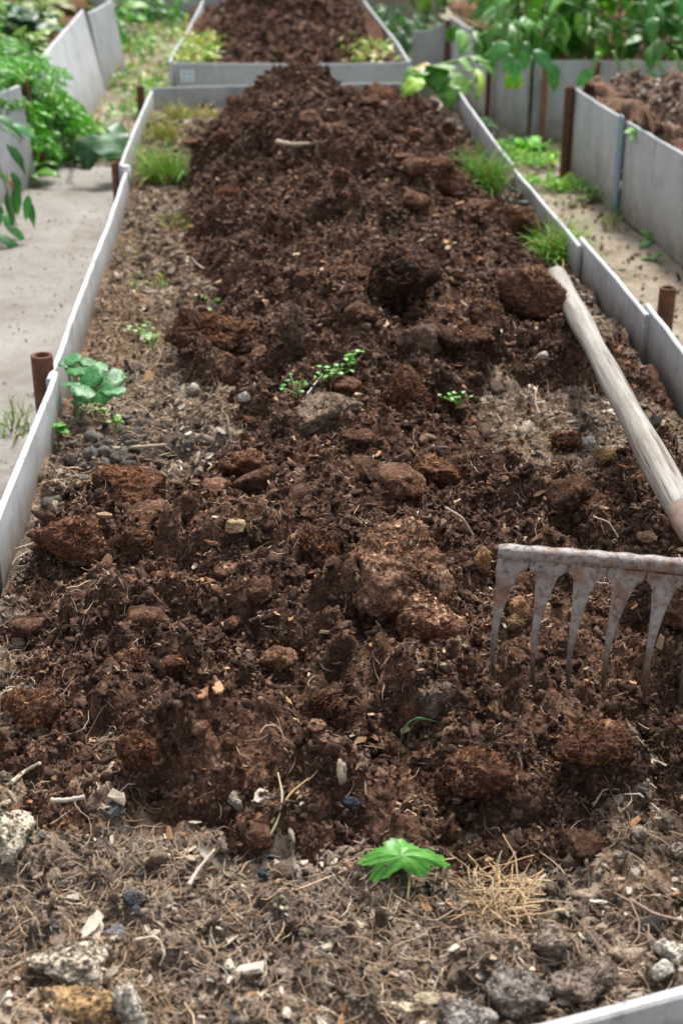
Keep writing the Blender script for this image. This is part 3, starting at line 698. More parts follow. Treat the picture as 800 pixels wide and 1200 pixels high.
# back-right bed
br = empty('raised_bed', (1.6, 6.2, 0), 'back right raised bed of dull grey boards, packed with tall leafy green plants', 'raised bed')
board([(.895, 6.55, .31), (.93, 6.2, .30), (.955, 5.86, .30)], 0, br, 'board', seed=41)
board([(.965, 5.84, .29), (1.0, 5.62, .285), (1.04, 5.42, .28)], 0, br, 'board2', seed=42)
board([(1.055, 5.40, .285), (1.3, 5.385, .285), (1.62, 5.37, .28), (2.7, 5.33, .28)], 0, br, 'board2', seed=43)
board([(.905, 6.57, .30), (.80, 6.58, .25), (.73, 6.6, .25)], 0, br, 'board2', seed=44)
plate(br, (1.10, 5.388, .24))
so, _ = heap_in('bed_soil', 1.06, 2.7, 5.44, 8.2, .20, .03, 'dark soil under the pepper plants of the back right bed', (1.4, 1.3, 1.1), .03, 90, rough=.6); so['kind'] = 'structure'
# farther beds and a white plank at the top of the picture
ff = empty('raised_bed', (-.5, 9.4, 0), 'farthest raised bed, a low grey board seen at the top left behind the weeds', 'raised bed')
board([(-.72, 9.3, .24), (-.35, 9.25, .24), (.0, 9.22, .24)], 0, ff, 'board2', seed=51)
board([(-.73, 9.32, .24), (-.76, 10.5, .24)], 0, ff, 'board2', seed=52)
fw = empty('raised_bed', (.9, 9.2, 0), 'far white-edged bed behind the hanging dark leaves at top centre', 'raised bed')
board([(.62, 8.9, .25), (.95, 8.85, .25), (1.15, 8.9, .25)], 0, fw, 'board3', seed=53)
board([(.60, 8.92, .25), (.56, 10.2, .25)], 0, fw, 'board3', seed=54)
b = MB(); b.box((-.5, 10.35, .05), (1.0, .16, .10)); b.box((-.5, 10.27, .075), (1.0, .004, .05))
tag(b.build('white_plank', M['white'], smooth=False), 'white plank lying on the ground at the top left edge', 'plank')

# ------------------------------------------------------------------ stakes
def pipe(x, y, z1, r, label, mat='rust', z0=-.02, tilt=(0, 0), group=None):
    root = empty('pipe_stake', (x, y, 0), label, 'stake', group)
    n = 20; b = MB(); th = np.arange(n)*2*np.pi/n
    prof = [(r, z0), (r*1.01, z0+(z1-z0)*.5), (r, z1-.003), (r*.96, z1), (r*.72, z1), (r*.70, z1-.05)]
    V = np.array([[x+q*math.cos(t)+tilt[0]*zz, y+q*math.sin(t)+tilt[1]*zz, zz] for q, zz in prof for t in th])
    b.add(V, [[k*n+a, k*n+(a+1) % n, (k+1)*n+(a+1) % n, (k+1)*n+a] for k in range(len(prof)-1) for a in range(n)])
    b.build('pipe', M[mat], root)
    b = MB(); q = r*.70
    b.add([[x+tilt[0]*z1, y+tilt[1]*z1, z1-.045]]+[[x+q*math.cos(t)+tilt[0]*z1, y+q*math.sin(t)+tilt[1]*z1, z1-.045] for t in th], [[0, 1+a, 1+(a+1) % n] for a in range(n)])
    b.build('earth_plug', M['heap'], root); return root
q = at(49, 416, .30); pipe(q.x, q.y, .30, .0175, 'short rusty pipe stake outside the left board beside the strawberry plant')
q = at(782, 338, .26); pipe(q.x, q.y, .262, .016, 'short rusty pipe stake outside the right board by the rake handle')
q = at(137, 192, .28); pipe(q.x, q.y, .285, .0145, 'rusty pipe stake outside the left board beside the drooping grey-green leaf')
q = at(168, 101, .285); pipe(q.x-.01, q.y, .285, .013, 'rusty stake behind the far left corner of the long bed')
def stake(x, y, z1, w, d, label, mat='rust', rot=0, tilt=(0, 0)):
    b = MB(); prof = [(-.02, 1), (z1*.5, 1), (z1-.006, 1), (z1, .8)]
    L = []
    for z, s in prof:
        for u, v in ((-1, -1), (1, -1), (1, 1), (-1, 1)):
            a = u*w*.5*s; c = v*d*.5*s
            L.append([x+a*math.cos(rot)-c*math.sin(rot)+tilt[0]*(z-z1), y+a*math.sin(rot)+c*math.cos(rot)+tilt[1]*(z-z1), z])
    b.add(L, [[k*4+a, k*4+(a+1) % 4, (k+1)*4+(a+1) % 4, (k+1)*4+a] for k in range(3) for a in range(4)]+[[12, 13, 14, 15]])
    return tag(b.build('stake', M[mat], smooth=False), label, 'stake')
pipe(1.060, 4.80, .285, .017, 'tall dark rusty pipe at the corner of the right edge bed')
stake(1.135, 4.19, .275, .022, .03, 'dark stake behind the blue-grey strip of the right edge bed', 'rust')
q = at(633, 68, .29); stake(q.x+.01, 5.37, .29, .022, .012, 'flat orange-rusty stake on the front of the back right bed', 'rust2')
q = at(706, 75, .29); stake(q.x, 5.352, .285, .026, .012, 'brown rusty stake right of the orange one on the back right bed', 'rust')
stake(.947, 5.78, .30, .018, .018, 'dark rusty stake at the joint of the back right bed side boards', 'rust')
stake(.878, 6.52, .30, .02, .02, 'dark rusty stake at the far corner of the back right bed', 'rust')
q = at(52, 100, .32); stake(-.745, 4.86, .315, .035, .03, 'brown weathered wooden post in the gap of the left leaning boards', 'rust', 0, (-.15, -.1))
stake(-.715, 6.52, .36, .03, .02, 'dark post between the two farther leaning boards at left', 'rust', 0, (-.12, 0))
# ------------------------------------------------------------------ rake
zb = .434
A = at(584, 640, zb); B0 = at(800, 663, zb-.004)
u = (B0-A).normalized(); spacing = (at(640, 652, zb)-at(593, 647, zb)).length
NT_ = 12; Lb = spacing*(NT_-.72)
back = Vector((0, 0, 1)).cross(u).normalized()   # pointing away from the camera
down = Vector((0, 0, -1))
rk = empty('garden_rake', tuple(A+u*Lb*.5), 'iron garden rake with a grey wooden handle, its tines stuck in the compost heap', 'rake')
b = MB(); nb = 60
prof = [(-.0018, -.0150), (-.0034, -.0125), (-.0070, -.0090), (-.0066, .0), (0, .0022), (.0055, .0005), (.0062, -.0060), (.0034, -.0125), (.0018, -.0150)]
V = []
for i in range(nb):
    s_ = i/(nb-1)*Lb; bow = .004*math.sin(i/(nb-1)*math.pi); en = .80 if i in (0, nb-1) else 1
    for (pa, pv) in prof:
        wob = .0007*math.sin(i*1.7+pa*900)
        V.append(list(A+u*s_+back*(pa*en+bow*.5+wob)+Vector((0, 0, pv*en+bow+wob*.6))))
m = len(prof); b.add(V, [[i*m+k, (i+1)*m+k, (i+1)*m+(k+1) % m, i*m+(k+1) % m] for i in range(nb-1) for k in range(m)])
for i in (0, nb-1): b.add(np.array(V)[i*m:(i+1)*m], [[0, 1, 7, 8], [1, 2, 6, 7], [2, 3, 5, 6]]); b.add(np.array(V)[i*m:(i+1)*m], [[3, 4, 5]])
b.build('head_bar', M['steel'], rk)
for k in range(NT_):
    c = A+u*(spacing*.34+k*spacing*.965*(Lb/(spacing*(NT_-.72)))*.998)
    b = MB(); V = []; N_ = 34; K = 20
    ln = .128+random.uniform(-.006, .006); sd = random.uniform(-.003, .003); Hs = spacing*.4806; w0 = .0098; R2 = .0098
    for i in range(N_):
        t = (i/(N_-1))**1.5; v = -.0105-t*ln; a = t*ln-.0095
        if a <= 0: hw = Hs
        elif a < R2: hw = Hs-(Hs-w0)*math.sqrt(max(0, 1-(1-a/R2)**2))
        else: hw = .0019+(w0-.0019)*math.exp(-(a-R2)/.030)
        hwL = hwR = hw
        if k == 0: hwL = min(hwL, .0120)
        if k == NT_-1: hwR = min(hwR, .0115)
        th = .0021*(1-.40*t)+.0005
        cx = -.010*math.sin(t*2.2)-.002*t+sd*t; fw = -.030*math.sin(t*2.3)+.008*t
        for j in range(K):
            g = j/K*2*math.pi; uu = math.cos(g); vv = math.sin(g)
            V.append(list(c+u*(cx+(hwR if uu > 0 else hwL)*math.copysign(abs(uu)**.4, uu))+back*(fw*.9+th*math.copysign(abs(vv)**.4, vv))+Vector((0, 0, v+.001))))
    b.add(V, [[i*K+j, i*K+(j+1) % K, (i+1)*K+(j+1) % K, (i+1)*K+j] for i in range(N_-1) for j in range(K)])
    b.build('tine', M['steel'], rk)
h0 = at(651, 322, .272); h1 = at(801, 603, .388)
hd = (h1-h0).normalized(); h1 = h1+hd*.03; hl = (h1-h0).length
b = MB(); n = 70; K = 20
ax = hd.cross(Vector((0, 0, 1))).normalized(); ay = ax.cross(hd); V = []
for i in range(n):
    t = i/(n-1); r = .0184+.0008*math.sin(t*9)+.0010*math.sin(t*23+1)-.0012*t
    if i < 5: r *= (.45, .78, .92, .98, 1)[i]
    if t > .965: r *= 1-.35*(t-.965)/.035
    s_ = t*hl if i >= 5 else (0, .002, .005, .009, .016)[i]
    for j in range(K):
        g = j/K*2*math.pi; rr = r*(1+.025*math.sin(3*g+t*5)+.02*math.sin(5*g-t*11)+.012*math.sin(9*g+t*31))
        V.append(list(Vector((rr*math.cos(g), rr*math.sin(g), s_))))
b.add(V, [[i*K+j, i*K+(j+1) % K, (i+1)*K+(j+1) % K, (i+1)*K+j] for i in range(n-1) for j in range(K)])
b.add([V[j] for j in range(K)]+[[0, 0, -.001]], [[(j+1) % K, j, K] for j in range(K)])
b.add([V[(n-1)*K+j] for j in range(K)]+[[0, 0, hl]], [[j, (j+1) % K, K] for j in range(K)])
hnd = b.build('handle', M['wood'])
Mh = Matrix((ax, ay, hd)).transposed().to_4x4()
hnd.parent = rk; hnd.matrix_local = Matrix.Translation(h0-rk.location) @ Mh
b = MB(); e = A+u*Lb*.5+Vector((0, 0, -.004)); q0 = h1-hd*.035
P = [q0, q0+hd*.05, q0+hd*.085, (q0+hd*.10)*.5+e*.5+Vector((0, 0, .012)), e]
b.tube(P, [.0172, .0160, .0125, .009, .008], 16); b.build('socket', M['rust3'], rk)

# ------------------------------------------------------------------ leaf and plant tools
def leaf(b, base, d, up, L, W, col, curl=.6, fold=.25, lobes=0, wav=.0, seg=9, tip=1.0, shape='ovate', rib=True, twist=0):
    """one leaf blade from base along direction d; up = normal; curl bends it downwards"""
    d = Vector(d).normalized(); up = Vector(up); sd = d.cross(up).normalized(); up = sd.cross(d).normalized()
    nS = 6; V = []; C = []; ph = random.random()*6; base = Vector(base); p = base.copy(); dd = d.copy(); uu = up.copy()
    for i in range(seg+1):
        t = i/seg
        w = {'ovate': (math.sin(math.pi*t**.72))**.85*(1-.25*t), 'lance': math.sin(math.pi*t**.8)**.9*(1-.45*t), 'round': max(0, 1-(2*t-1)**2)**.5, 'blade': (1-t**3)*(.5+.5*min(1, t*5)), 'heart': max(0, 1-(2*min(1, t+.18)-1.1)**2)**.5*(1 if t > 0 else .5)}[shape]
        if t in (0, 1): w = max(w, .02)*.3
        w *= W*.5*(1+lobes*(.35 if i % 2 else -.35))
        for j in range(nS+1):
            s_ = j/nS*2-1
            z = fold*abs(s_)*w + wav*W*math.sin(ph+t*13+s_*2.5)*abs(s_)
            q = p+sd*(s_*w)+uu*(z-.10*W*s_*s_)+dd*((lobes*W*.2)*abs(s_))
            V.append(list(q)); k = 1.35 if (rib and abs(s_) < .1) else (1.0+.10*math.sin(t*20+abs(s_)*6))
            C.append([col[0]*k, col[1]*k, col[2]*k])
        a = curl/seg; ca, sa = math.cos(a), math.sin(a)
        nd = dd*ca-uu*sa; uu = uu*ca+dd*sa; dd = nd; p = p+dd*(L/seg)
    F = [[i*(nS+1)+j, i*(nS+1)+j+1, (i+1)*(nS+1)+j+1, (i+1)*(nS+1)+j] for i in range(seg) for j in range(nS)]
    b.add(V, F, np.clip(np.array(C), 0, 1))
def arc(p, d, L, droop, n=8, jig=0.0):
    p = Vector(p); d = Vector(d).normalized(); out = [tuple(p)]; 
    for i in range(n):
        d = (d+Vector((random.gauss(0, jig), random.gauss(0, jig), -droop/n))).normalized(); p = p+d*(L/n); out.append(tuple(p))
    return out
def vary(c, a=.25):
    k = random.uniform(1-a, 1+a); h = random.uniform(-a*.4, a*.4); return (c[0]*k*(1+h), c[1]*k, c[2]*k*(1-h*.5))
def rdir(tilt): a = random.random()*6.283; return Vector((math.cos(a)*math.sin(tilt), math.sin(a)*math.sin(tilt), math.cos(tilt)))
def plant(name, p, label, cat='plant', group=None):
    return empty(name, tuple(p), label, cat, group), MB(), MB()
def fin(root, st, fo, stem_name='stem', leaf_name='foliage'):
    if st.n: st.build(stem_name, M['stem'], root)
    if fo.n: fo.build(leaf_name, M['leaf'], root)
GRN, DGR, BGR, YGR, SGC = (.055, .16, .028), (.022, .075, .024), (.03, .10, .045), (.16, .27, .035), (.10, .22, .06)
def bush(p, h, r, n, L, W, col, label, name='pepper_plant', stems=7, shape='ovate', group=None, cat='plant', droop=.6, wav=.03, zlow=.15):
    root, st, fo = plant(name, p, label, cat, group); p = Vector(p)
    tips = []
    for k in range(stems):
        d = rdir(random.uniform(.05, .75)); q = arc(p+Vector((random.gauss(0, r*.12), random.gauss(0, r*.12), 0)), d, h*random.uniform(.7, 1.1), .35, 8, .06)
        st.tube(q, np.linspace(.0045, .0018, 9), 5, vary((.09, .17, .045))); tips.append(q)
    for k in range(n):
        q = random.choice(tips); t = random.uniform(zlow, 1)**.8; i = min(7, int(t*8)); a = Vector(q[i]); a = a+(Vector(q[i+1])-a)*random.random()
        o = Vector((a.x-p.x, a.y-p.y, 0)); d = (o.normalized()*.5 if o.length > .001 else Vector((0, 0, 0)))+rdir(random.uniform(.7, 1.7)); d.z = d.z*.6
        pe = arc(a, d, L*random.uniform(.4, .9), .5, 3); st.tube(pe, .0011, 3, vary((.10, .2, .05)), cap=False)
        d2 = Vector(pe[-1])-Vector(pe[-2]); s = random.uniform(.65, 1.25); cc = vary(col, .38)
        leaf(fo, pe[-1], d2, Vector((random.gauss(0, .35), random.gauss(0, .35), 1)), L*s, W*s, cc, random.uniform(.3, 1.5)*droop*1.5, .25, 0, wav, 7, shape=shape)
    fin(root, st, fo); return root
def grass(p, n, h, r, col, label, name='grass_tuft', dry=.15, lean=(0, 0), cat='grass', group=None):
    root, st, fo = plant(name, p, label, cat, group)
    for k in range(n):
        a = random.random()*6.28; rr = r*random.random()**.6; q = Vector(p)+Vector((math.cos(a)*rr, math.sin(a)*rr, -.005))
        d = rdir(random.uniform(.05, .7))+Vector((lean[0], lean[1], 0)); L = h*random.uniform(.5, 1.2)
        c = vary(col, .3) if random.random() > dry else vary((.38, .30, .15), .2)
        P = arc(q, d, L, random.uniform(.2, 2.2), 6, .13); w = random.uniform(.0010, .0028)
        fo.tube(P, np.array([1, 1, .9, .75, .6, .4, .1])*w, 4, c, cap=False, flat=.35)
    fin(root, st, fo, leaf_name='blades'); return root
def frond_plant(p, n, L, col, label, aim, name='carrot_top', spread=.5, cat='plant'):
    root, st, fo = plant(name, p, label, cat)
    for k in range(n):
        d = Vector(aim)+Vector((random.gauss(0, spread), random.gauss(0, spread), random.uniform(-.1, .6))); ll = L*random.uniform(.7, 1.15)
        q = Vector(p)+Vector((random.gauss(0, .05), random.gauss(0, .12), 0)); P = arc(q, d, ll, random.uniform(.8, 1.8), 14, .04)
        c = vary(col, .35); st.tube([tuple(Vector(p)+Vector((0, 0, -.03))), tuple(q)], .003, 4, c, cap=False); st.tube(P, np.linspace(.0032, .001, 15), 4, (c[0]*1.5, c[1]*1.3, c[2]*1.2), cap=False)
        for i in range(4, 15):
            a = Vector(P[i]); t = (Vector(P[i])-Vector(P[i-1])).normalized(); sd = t.cross(Vector((0, 0, 1))).normalized(); l2 = L*.30*(1-((i-7)/9.)**2*.75)
            for s in (-1, 1):
                dd = (sd*s+t*.5+Vector((0, 0, random.uniform(-.3, .3)))).normalized(); Q = arc(a, dd, l2, .5, 4)
                for w in range(1, 5):
                    for s2 in (-1, 0, 1):
                        e = (Vector(Q[w])-Vector(Q[w-1])).normalized(); sd2 = e.cross(Vector((0, 0, 1))).normalized()
                        leaf(fo, Q[w], e*.8+sd2*s2*.9+Vector((0, 0, random.uniform(-.3, .4))), Vector((random.gauss(0, .7), random.gauss(0, .7), 1)), l2*.36, l2*.13, vary(c, .3), .6, .2, .8, 0, 3, shape='ovate', rib=False)
    fin(root, st, fo, 'stalks', 'fronds'); return root
# ------------------------------------------------------------------ plants inside the long bed
p = on(90, 478); root, st, fo = plant('strawberry_plant', p, 'strawberry plant with rounded green leaves by the left board and rusty pipe')
for (px, py, sz, zz) in ((92, 430, 30, .075), (110, 440, 30, .07), (126, 443, 32, .065), (139, 440, 26, .06), (100, 455, 30, .06), (118, 460, 26, .05), (132, 454, 28, .055), (84, 447, 24, .06), (93, 468, 26, .035), (86, 420, 24, .085), (113, 430, 26, .07), (104, 422, 22, .08), (75, 425, 18, .08)):
    q = at(px, py, p.z+zz); s = m_per_px(q)*sz; d = Vector((random.uniform(-.6, 1), random.uniform(-1, .3), .1))
    st.tube([tuple(p), tuple(p*.4+q*.6+Vector((0, 0, .012))), tuple(q)], [.0018, .0014, .001], 5, (.14, .24, .07))
    leaf(fo, q-d.normalized()*s*.4, d, Vector((random.gauss(0, .25), random.gauss(0, .25)-.3, 1)), s*1.0, s*1.02, vary((.026, .125, .045), .30), .35, .18, .10, .02, 10, shape='round')
st.tube([tuple(p), tuple(p+Vector((.005, -.035, .022))), tuple(p+Vector((.008, -.06, -.0)))], [.004, .0045, .003], 6, (.16, .24, .07))
fin(root, st, fo)
def sprout(px, py, n, sz, col, label, name='green_sprout', h=.02, spread=.012, shape='ovate', group=None):
    p = on(px, py); root, st, fo = plant(name, p, label, 'sprout', group); s = m_per_px(p)*sz
    for k in range(n):
        o = Vector((random.gauss(0, spread), random.gauss(0, spread), h*random.uniform(.5, 1.2))); q = p+o
        st.tube([tuple(p), tuple(p+o*.6), tuple(q)], .0008, 4, (.14, .26, .06)); d = rdir(random.uniform(1., 1.6))
        leaf(fo, q, d, (random.gauss(0, .3), -.3+random.gauss(0, .3), 1), s, s*.7, vary(col, .3), .5, .2, .12, 0, 6, shape=shape)
    fin(root, st, fo); return root
sprout(409, 432, 12, 9, (.08, .27, .04), 'bright green sprout at the top right of the pale earth wedge', spread=.014)
sprout(388, 448, 16, 9, (.07, .25, .04), 'bushy green sprout in the middle above the pale earth wedge', spread=.018)
sprout(350, 463, 9, 8, (.05, .20, .04), 'low dark green sprout left of the bushy one on the heap', spread=.018)
sprout(537, 474, 10, 7, (.11, .30, .08), 'small pale green sprout alone right of the dark reddish clod', spread=.010)
sprout(168, 398, 10, 9, (.12, .25, .05), 'tiny sprout on the straw left of the wide dark clod', spread=.02)
sprout(228, 373, 5, 12, (.09, .30, .05), 'tiny sprout on top of the wide dark clod', h=.012, spread=.01)
sprout(180, 410, 10, 8, (.14, .24, .06), 'thin pale sprout above the strawberry plant', spread=.02)
sprout(70, 512, 8, 18, (.06, .20, .04), 'short green blades by the left board under the strawberry plant', shape='lance', h=.02, spread=.008)
sprout(138, 512, 6, 10, (.12, .24, .06), 'tiny yellow-green seedling below the strawberry plant', h=.03, spread=.008)
sprout(115, 486, 6, 9, (.10, .26, .08), 'small seedling under the right leaves of the strawberry plant', h=.012, spread=.012)
sprout(255, 357, 4, 9, (.10, .30, .05), 'single green seedling right of the wide dark clod top', h=.010, spread=.008)
def tuft(px, py, n, h, r, col, label, **k): p = on(px, py) ; return grass(p, n, h, r, col, label, **k)
tuft(190, 208, 320, .12, .055, (.19, .36, .07), 'bright green grass tuft inside the left board at the far end')
tuft(190, 165, 200, .10, .045, (.30, .38, .11), 'yellowing grass tuft against the left board behind the brighter one', dry=.4)
tuft(240, 140, 160, .06, .07, (.34, .38, .12), 'low yellow-green grass along the far left of the back board', dry=.5)
tuft(205, 140, 140, .08, .05, (.34, .40, .14), 'pale grass tuft in the far left corner of the long bed', dry=.4)
tuft(566, 222, 340, .13, .050, (.15, .33, .065), 'thick green grass tuft inside the right board at the far end')
tuft(652, 306, 300, .12, .034, (.19, .38, .08), 'green grass tuft against the right board at the tip of the rake handle')
tuft(172, 330, 40, .035, .05, (.17, .30, .08), 'sparse short green grass on the litter left of mid heap', dry=.4)
tuft(215, 262, 40, .045, .05, (.20, .30, .09), 'thin grass on the litter by the left edge of the upper heap', dry=.5)
tuft(150, 300, 30, .05, .04, (.30, .26, .14), 'sparse dry grass by the left board in mid bed', dry=.8)
p = at(22, 505, .012); grass(p, 34, .10, .05, (.16, .24, .07), 'wispy weed on the concrete path left of the rusty pipe', name='wispy_weed', cat='weed', dry=.3)
# loose leaf, blade, sticks, tufts
p = on(470, 1026); root, st, fo = plant('green_leaf', p+Vector((0, 0, .012)), 'fresh green lobed leaf lying on the soil in front of the heap', 'leaf')
s = m_per_px(p)
R0 = 56*s; nr, na = 9, 96; V = []; C = []
for i in range(nr+1):
    for j in range(na):
        a = j/na*2*math.pi; f = abs(math.cos(2.5*(a-.25)))**.8
        rad = R0*(.66+.34*f)*(1+.12*((j % 4)/3.-.5))*(.92+.1*math.sin(a*3+1)); q_ = (i/nr)
        x_, y_ = rad*q_*math.cos(a), rad*q_*math.sin(a)*(.60 if a < math.pi else .34)
        z_ = -.34*abs(x_)*q_-.55*max(0, -y_)*q_+.05*R0*math.sin(a*5+q_*4)*q_+.016
        V.append([p.x+x_, p.y+y_, p.z+z_+.006+.16*y_]); vein = 1.18 if abs(math.sin(2.5*(a-.25))) < .10 else .92+.12*math.sin(q_*22+f*6)
        C.append([.062*vein, .215*vein, .036*vein])
fo.add(V, [[i*na+j, i*na+(j+1) % na, (i+1)*na+(j+1) % na, (i+1)*na+j] for i in range(nr) for j in range(na)], C)
st.tube([tuple(p+Vector((.002, 0, .018))), tuple(p+Vector((.006, -.012, .006))), tuple(p+Vector((.003, -.026, -.004)))], [.0012, .0012, .001], 5, (.25, .22, .10))
fin(root, st, fo, leaf_name='blade')
p = on(470, 880); root, st, fo = plant('bent_grass', p, 'single bent blue-green grass blade sticking out of the lower heap', 'grass blade')
for dx, L_, c in ((.0, 1., (.035, .12, .055)), (.007, .62, (.03, .10, .045))):
    t = np.linspace(0, L_, 22); Q = np.stack([p.x+dx-.008*np.sin(t*2.2)+.052*t**2, p.y-.012+.030*t-.012*t*t, p.z-.004+.040*np.sin(np.minimum(t, 1)*2.35)+.0], 1)
    bb = MB(); bb.tube(Q, .0019*np.sin(np.clip(.35+t/L_*2.75, 0, 3.12))+.0002, 6, c, flat=.3); bb.build('blade', M['leaf'], root)
def stick(pts, r, col, label, name='dry_stick', cat='stick', lift=.005, mat='straw', rend=.6):
    P = [on(a, c)+Vector((0, 0, lift)) for a, c in pts]
    P = np.array([list(v) for v in P]); k = np.linspace(0, len(P)-1, 14); Q = np.stack([np.interp(k, range(len(P)), P[:, i]) for i in range(3)], 1)
    Q[1:-1] = (Q[:-2]+2*Q[1:-1]+Q[2:])/4; Q[1:-1] = (Q[:-2]+2*Q[1:-1]+Q[2:])/4
    rr = r*np.linspace(1, rend, 14)*(1+.15*np.sin(np.arange(14)*2.1)); b = MB(); b.tube(Q, rr, 7, col)
    return tag(b.build(name, M[mat]), label, cat)
stick([(325, 172), (345, 176), (402, 171)], .006, (.42, .34, .24), 'pale dry stick lying across the upper heap', lift=.012)
stick([(372, 178), (392, 186), (396, 178)], .004, (.48, .40, .29), 'short forked pale stick under the longer stick on the upper heap', lift=.014)
stick([(513, 425), (530, 442), (545, 462)], .0045, (.30, .16, .11), 'reddish-brown twig between the dark clods in mid heap', lift=.008)
stick([(371, 388), (382, 378), (392, 372)], .003, (.42, .28, .15), 'short tan twig right of the smooth upright clod')
stick([(313, 998), (326, 975), (332, 945), (326, 918)], .0013, (.42, .37, .24), 'long curved pale straw on the lower heap edge', 'straw_stalk', 'straw', .012)
stick([(318, 975), (340, 940), (362, 922)], .0013, (.42, .30, .14), 'tan straw crossing the curved pale one', 'straw_stalk', 'straw', .010)
stick([(222, 1048), (232, 1030), (252, 1006)], .0022, (.42, .37, .31), 'white root on the soil left of the green leaf', 'dry_root', 'root', .010)
stick([(15, 925), (30, 912), (48, 902)], .0024, (.50, .43, .32), 'pale stick at the lower left edge of the heap', lift=.008)
stick([(60, 944), (78, 944), (100, 940)], .0026, (.46, .40, .31), 'thick pale stick piece near the left frame edge', lift=.006, rend=.9)
stick([(160, 1110), (185, 1105), (195, 1125), (188, 1140)], .0014, (.50, .42, .32), 'hooked pale root in the left foreground', 'dry_root', 'root', .008)
stick([(735, 1062), (765, 1080), (800, 1088)], .0022, (.30, .22, .18), 'grey-brown twig in the right foreground', lift=.008)
stick([(694, 616), (712, 622), (723, 640)], .0011, (.52, .44, .33), 'thin looped straw just above the rake head', 'straw_stalk', 'straw', .012)
stick([(520, 640), (540, 652), (552, 672)], .0016, (.36, .28, .2), 'grey root on the right side of the largest clod', 'dry_root', 'root', .05)
stick([(360, 472), (370, 458), (378, 448)], .0012, (.45, .44, .40), 'thin grey stalk among the green sprouts', 'dry_stalk', 'stalk', .014)
stick([(130, 535), (160, 533), (195, 530)], .004, (.42, .33, .24), 'split pale husk above the orange-brown peaty clod', 'dry_husk', 'husk', .012)
# dry root tuft
p = on(578, 1055); b = MB()
for k in range(170):
    a = random.random()*6.28; rr = random.random()**.6; e = Vector((math.cos(a)*rr*.026, math.sin(a)*rr*.045-.01, 0)); q = p+e; z = tz(q.x, q.y)
    d = Vector((random.gauss(0, 1), random.gauss(0, 1), random.gauss(.1, .3))); P = arc((q.x, q.y, z+random.uniform(.002, .016)), d, random.uniform(.02, .055), random.uniform(-.3, 1.2), 6, .22)
    b.tube(P, random.uniform(.0004, .0009), 3, vary((.46, .33, .19), .25), cap=False)
tag(b.build('dry_root_tuft', M['straw']), 'tangled tuft of straw-coloured dry roots right of the green leaf', 'root tuft')
# pale lumps, pebble, husks
def pebble(px, py, w, h, col, label, name='pale_stone', cat='stone', seed=1, amp=.3, mat='stone', sink=.55, fine=.1):
    p = on(px, py+h*.3); s = m_per_px(p); P, F, c = clod_mesh(seed, I2 if w < 22 else I4, amp*1.1, fine*.6, tuple(v*(.78 if w <= 30 else .95) for v in col), 1.); P = P*(1-.10*np.clip(noise(P*3.1+seed), 0, 1))[:, None]
    if w > 30: P = P*(1+.10*fbm(P*4+seed, 3, .7))[:, None]; mat = 'earth'; c = c*1.35
    P = P*np.array([w*.5*s, (w+h)*.25*s, h*.5*s]); b = MB(); b.add(P, F, c)
    if w > 30: dress(b, P, w*.5*s, np.array(col)*.9, 1.2, sc=.085)
    o = b.build(name, M[mat]); o.location = p+Vector((0, 0, h*.5*s*(1-sink))); return tag(o, label, cat)
pebble(290, 465, 19, 11, (.62, .60, .54), 'smooth white pebble on the left of the heap', seed=2, amp=.08, fine=0)
pebble(275, 934, 22, 24, (.40, .35, .28), 'pale crumbly lump on the lower heap right of the dark clods', 'pale_lump', 'lump', 4)
pebble(150, 702, 14, 14, (.42, .34, .24), 'small pale lump below the pair of peaty clods', 'pale_lump', 'lump', 5)
pebble(10, 972, 60, 56, (.50, .44, .34), 'cream crumbly crust at the left frame edge below the heap', 'pale_crust', 'crust', 6, .4)
pebble(88, 1125, 96, 46, (.46, .40, .31), 'large cream crust in the lower left foreground', 'pale_crust', 'crust', 7, .45)
pebble(105, 1172, 90, 44, (.34, .22, .11), 'orange-brown matted lump at the lower left', 'matted_lump', 'lump', 8, .4)
pebble(155, 1180, 40, 60, (.46, .42, .35), 'ragged pale crust right of the orange-brown matted lump', 'pale_crust', 'crust', 19, .4)
pebble(790, 1115, 42, 38, (.60, .55, .46), 'cream broken lump at the right frame edge above the front board', 'pale_lump', 'lump', 9, .35)
pebble(772, 1136, 26, 24, (.62, .58, .50), 'smaller cream lump left of the broken one above the front board', 'pale_lump', 'lump', 10, .35)
pebble(792, 994, 34, 20, (.60, .50, .38), 'pale peeled chip at the right frame edge below the rake', 'pale_lump', 'lump', 11, .3)
pebble(468, 1180, 46, 22, (.56, .47, .34), 'cream shell-like piece at the bottom centre', 'pale_lump', 'lump', 12, .4)
pebble(500, 1170, 28, 16, (.52, .44, .30), 'small cream piece right of the shell-like one', 'pale_lump', 'lump', 13, .4)
pebble(526, 1168, 20, 16, (.55, .42, .30), 'rounded cream piece above the grey stone-like lump', 'pale_lump', 'lump', 14, .3)
pebble(158, 1052, 26, 22, (.085, .084, .092), 'blue-black piece of charcoal in the left foreground', 'charcoal', 'charcoal', 15, .3)
pebble(160, 1066, 20, 14, (.12, .12, .13), 'smaller blue-black charcoal piece touching the bigger one', 'charcoal', 'charcoal', 16, .3)
pebble(138, 1092, 26, 14, (.22, .22, .25), 'grey cinder below the charcoal pieces', 'charcoal', 'charcoal', 17, .3)
pebble(307, 1022, 16, 14, (.05, .07, .09), 'small dark blue fragment at the heap edge left of the green leaf', 'blue_fragment', 'fragment', 18, .3)
pebble(400, 900, 14, 30, (.46, .38, .28), 'upright pale chip standing in the lower heap', 'pale_chip', 'chip', 20, .25)
pebble(407, 938, 26, 14, (.06, .065, .09), 'dark bluish fragment below the upright pale chip', 'blue_fragment', 'fragment', 21, .3)
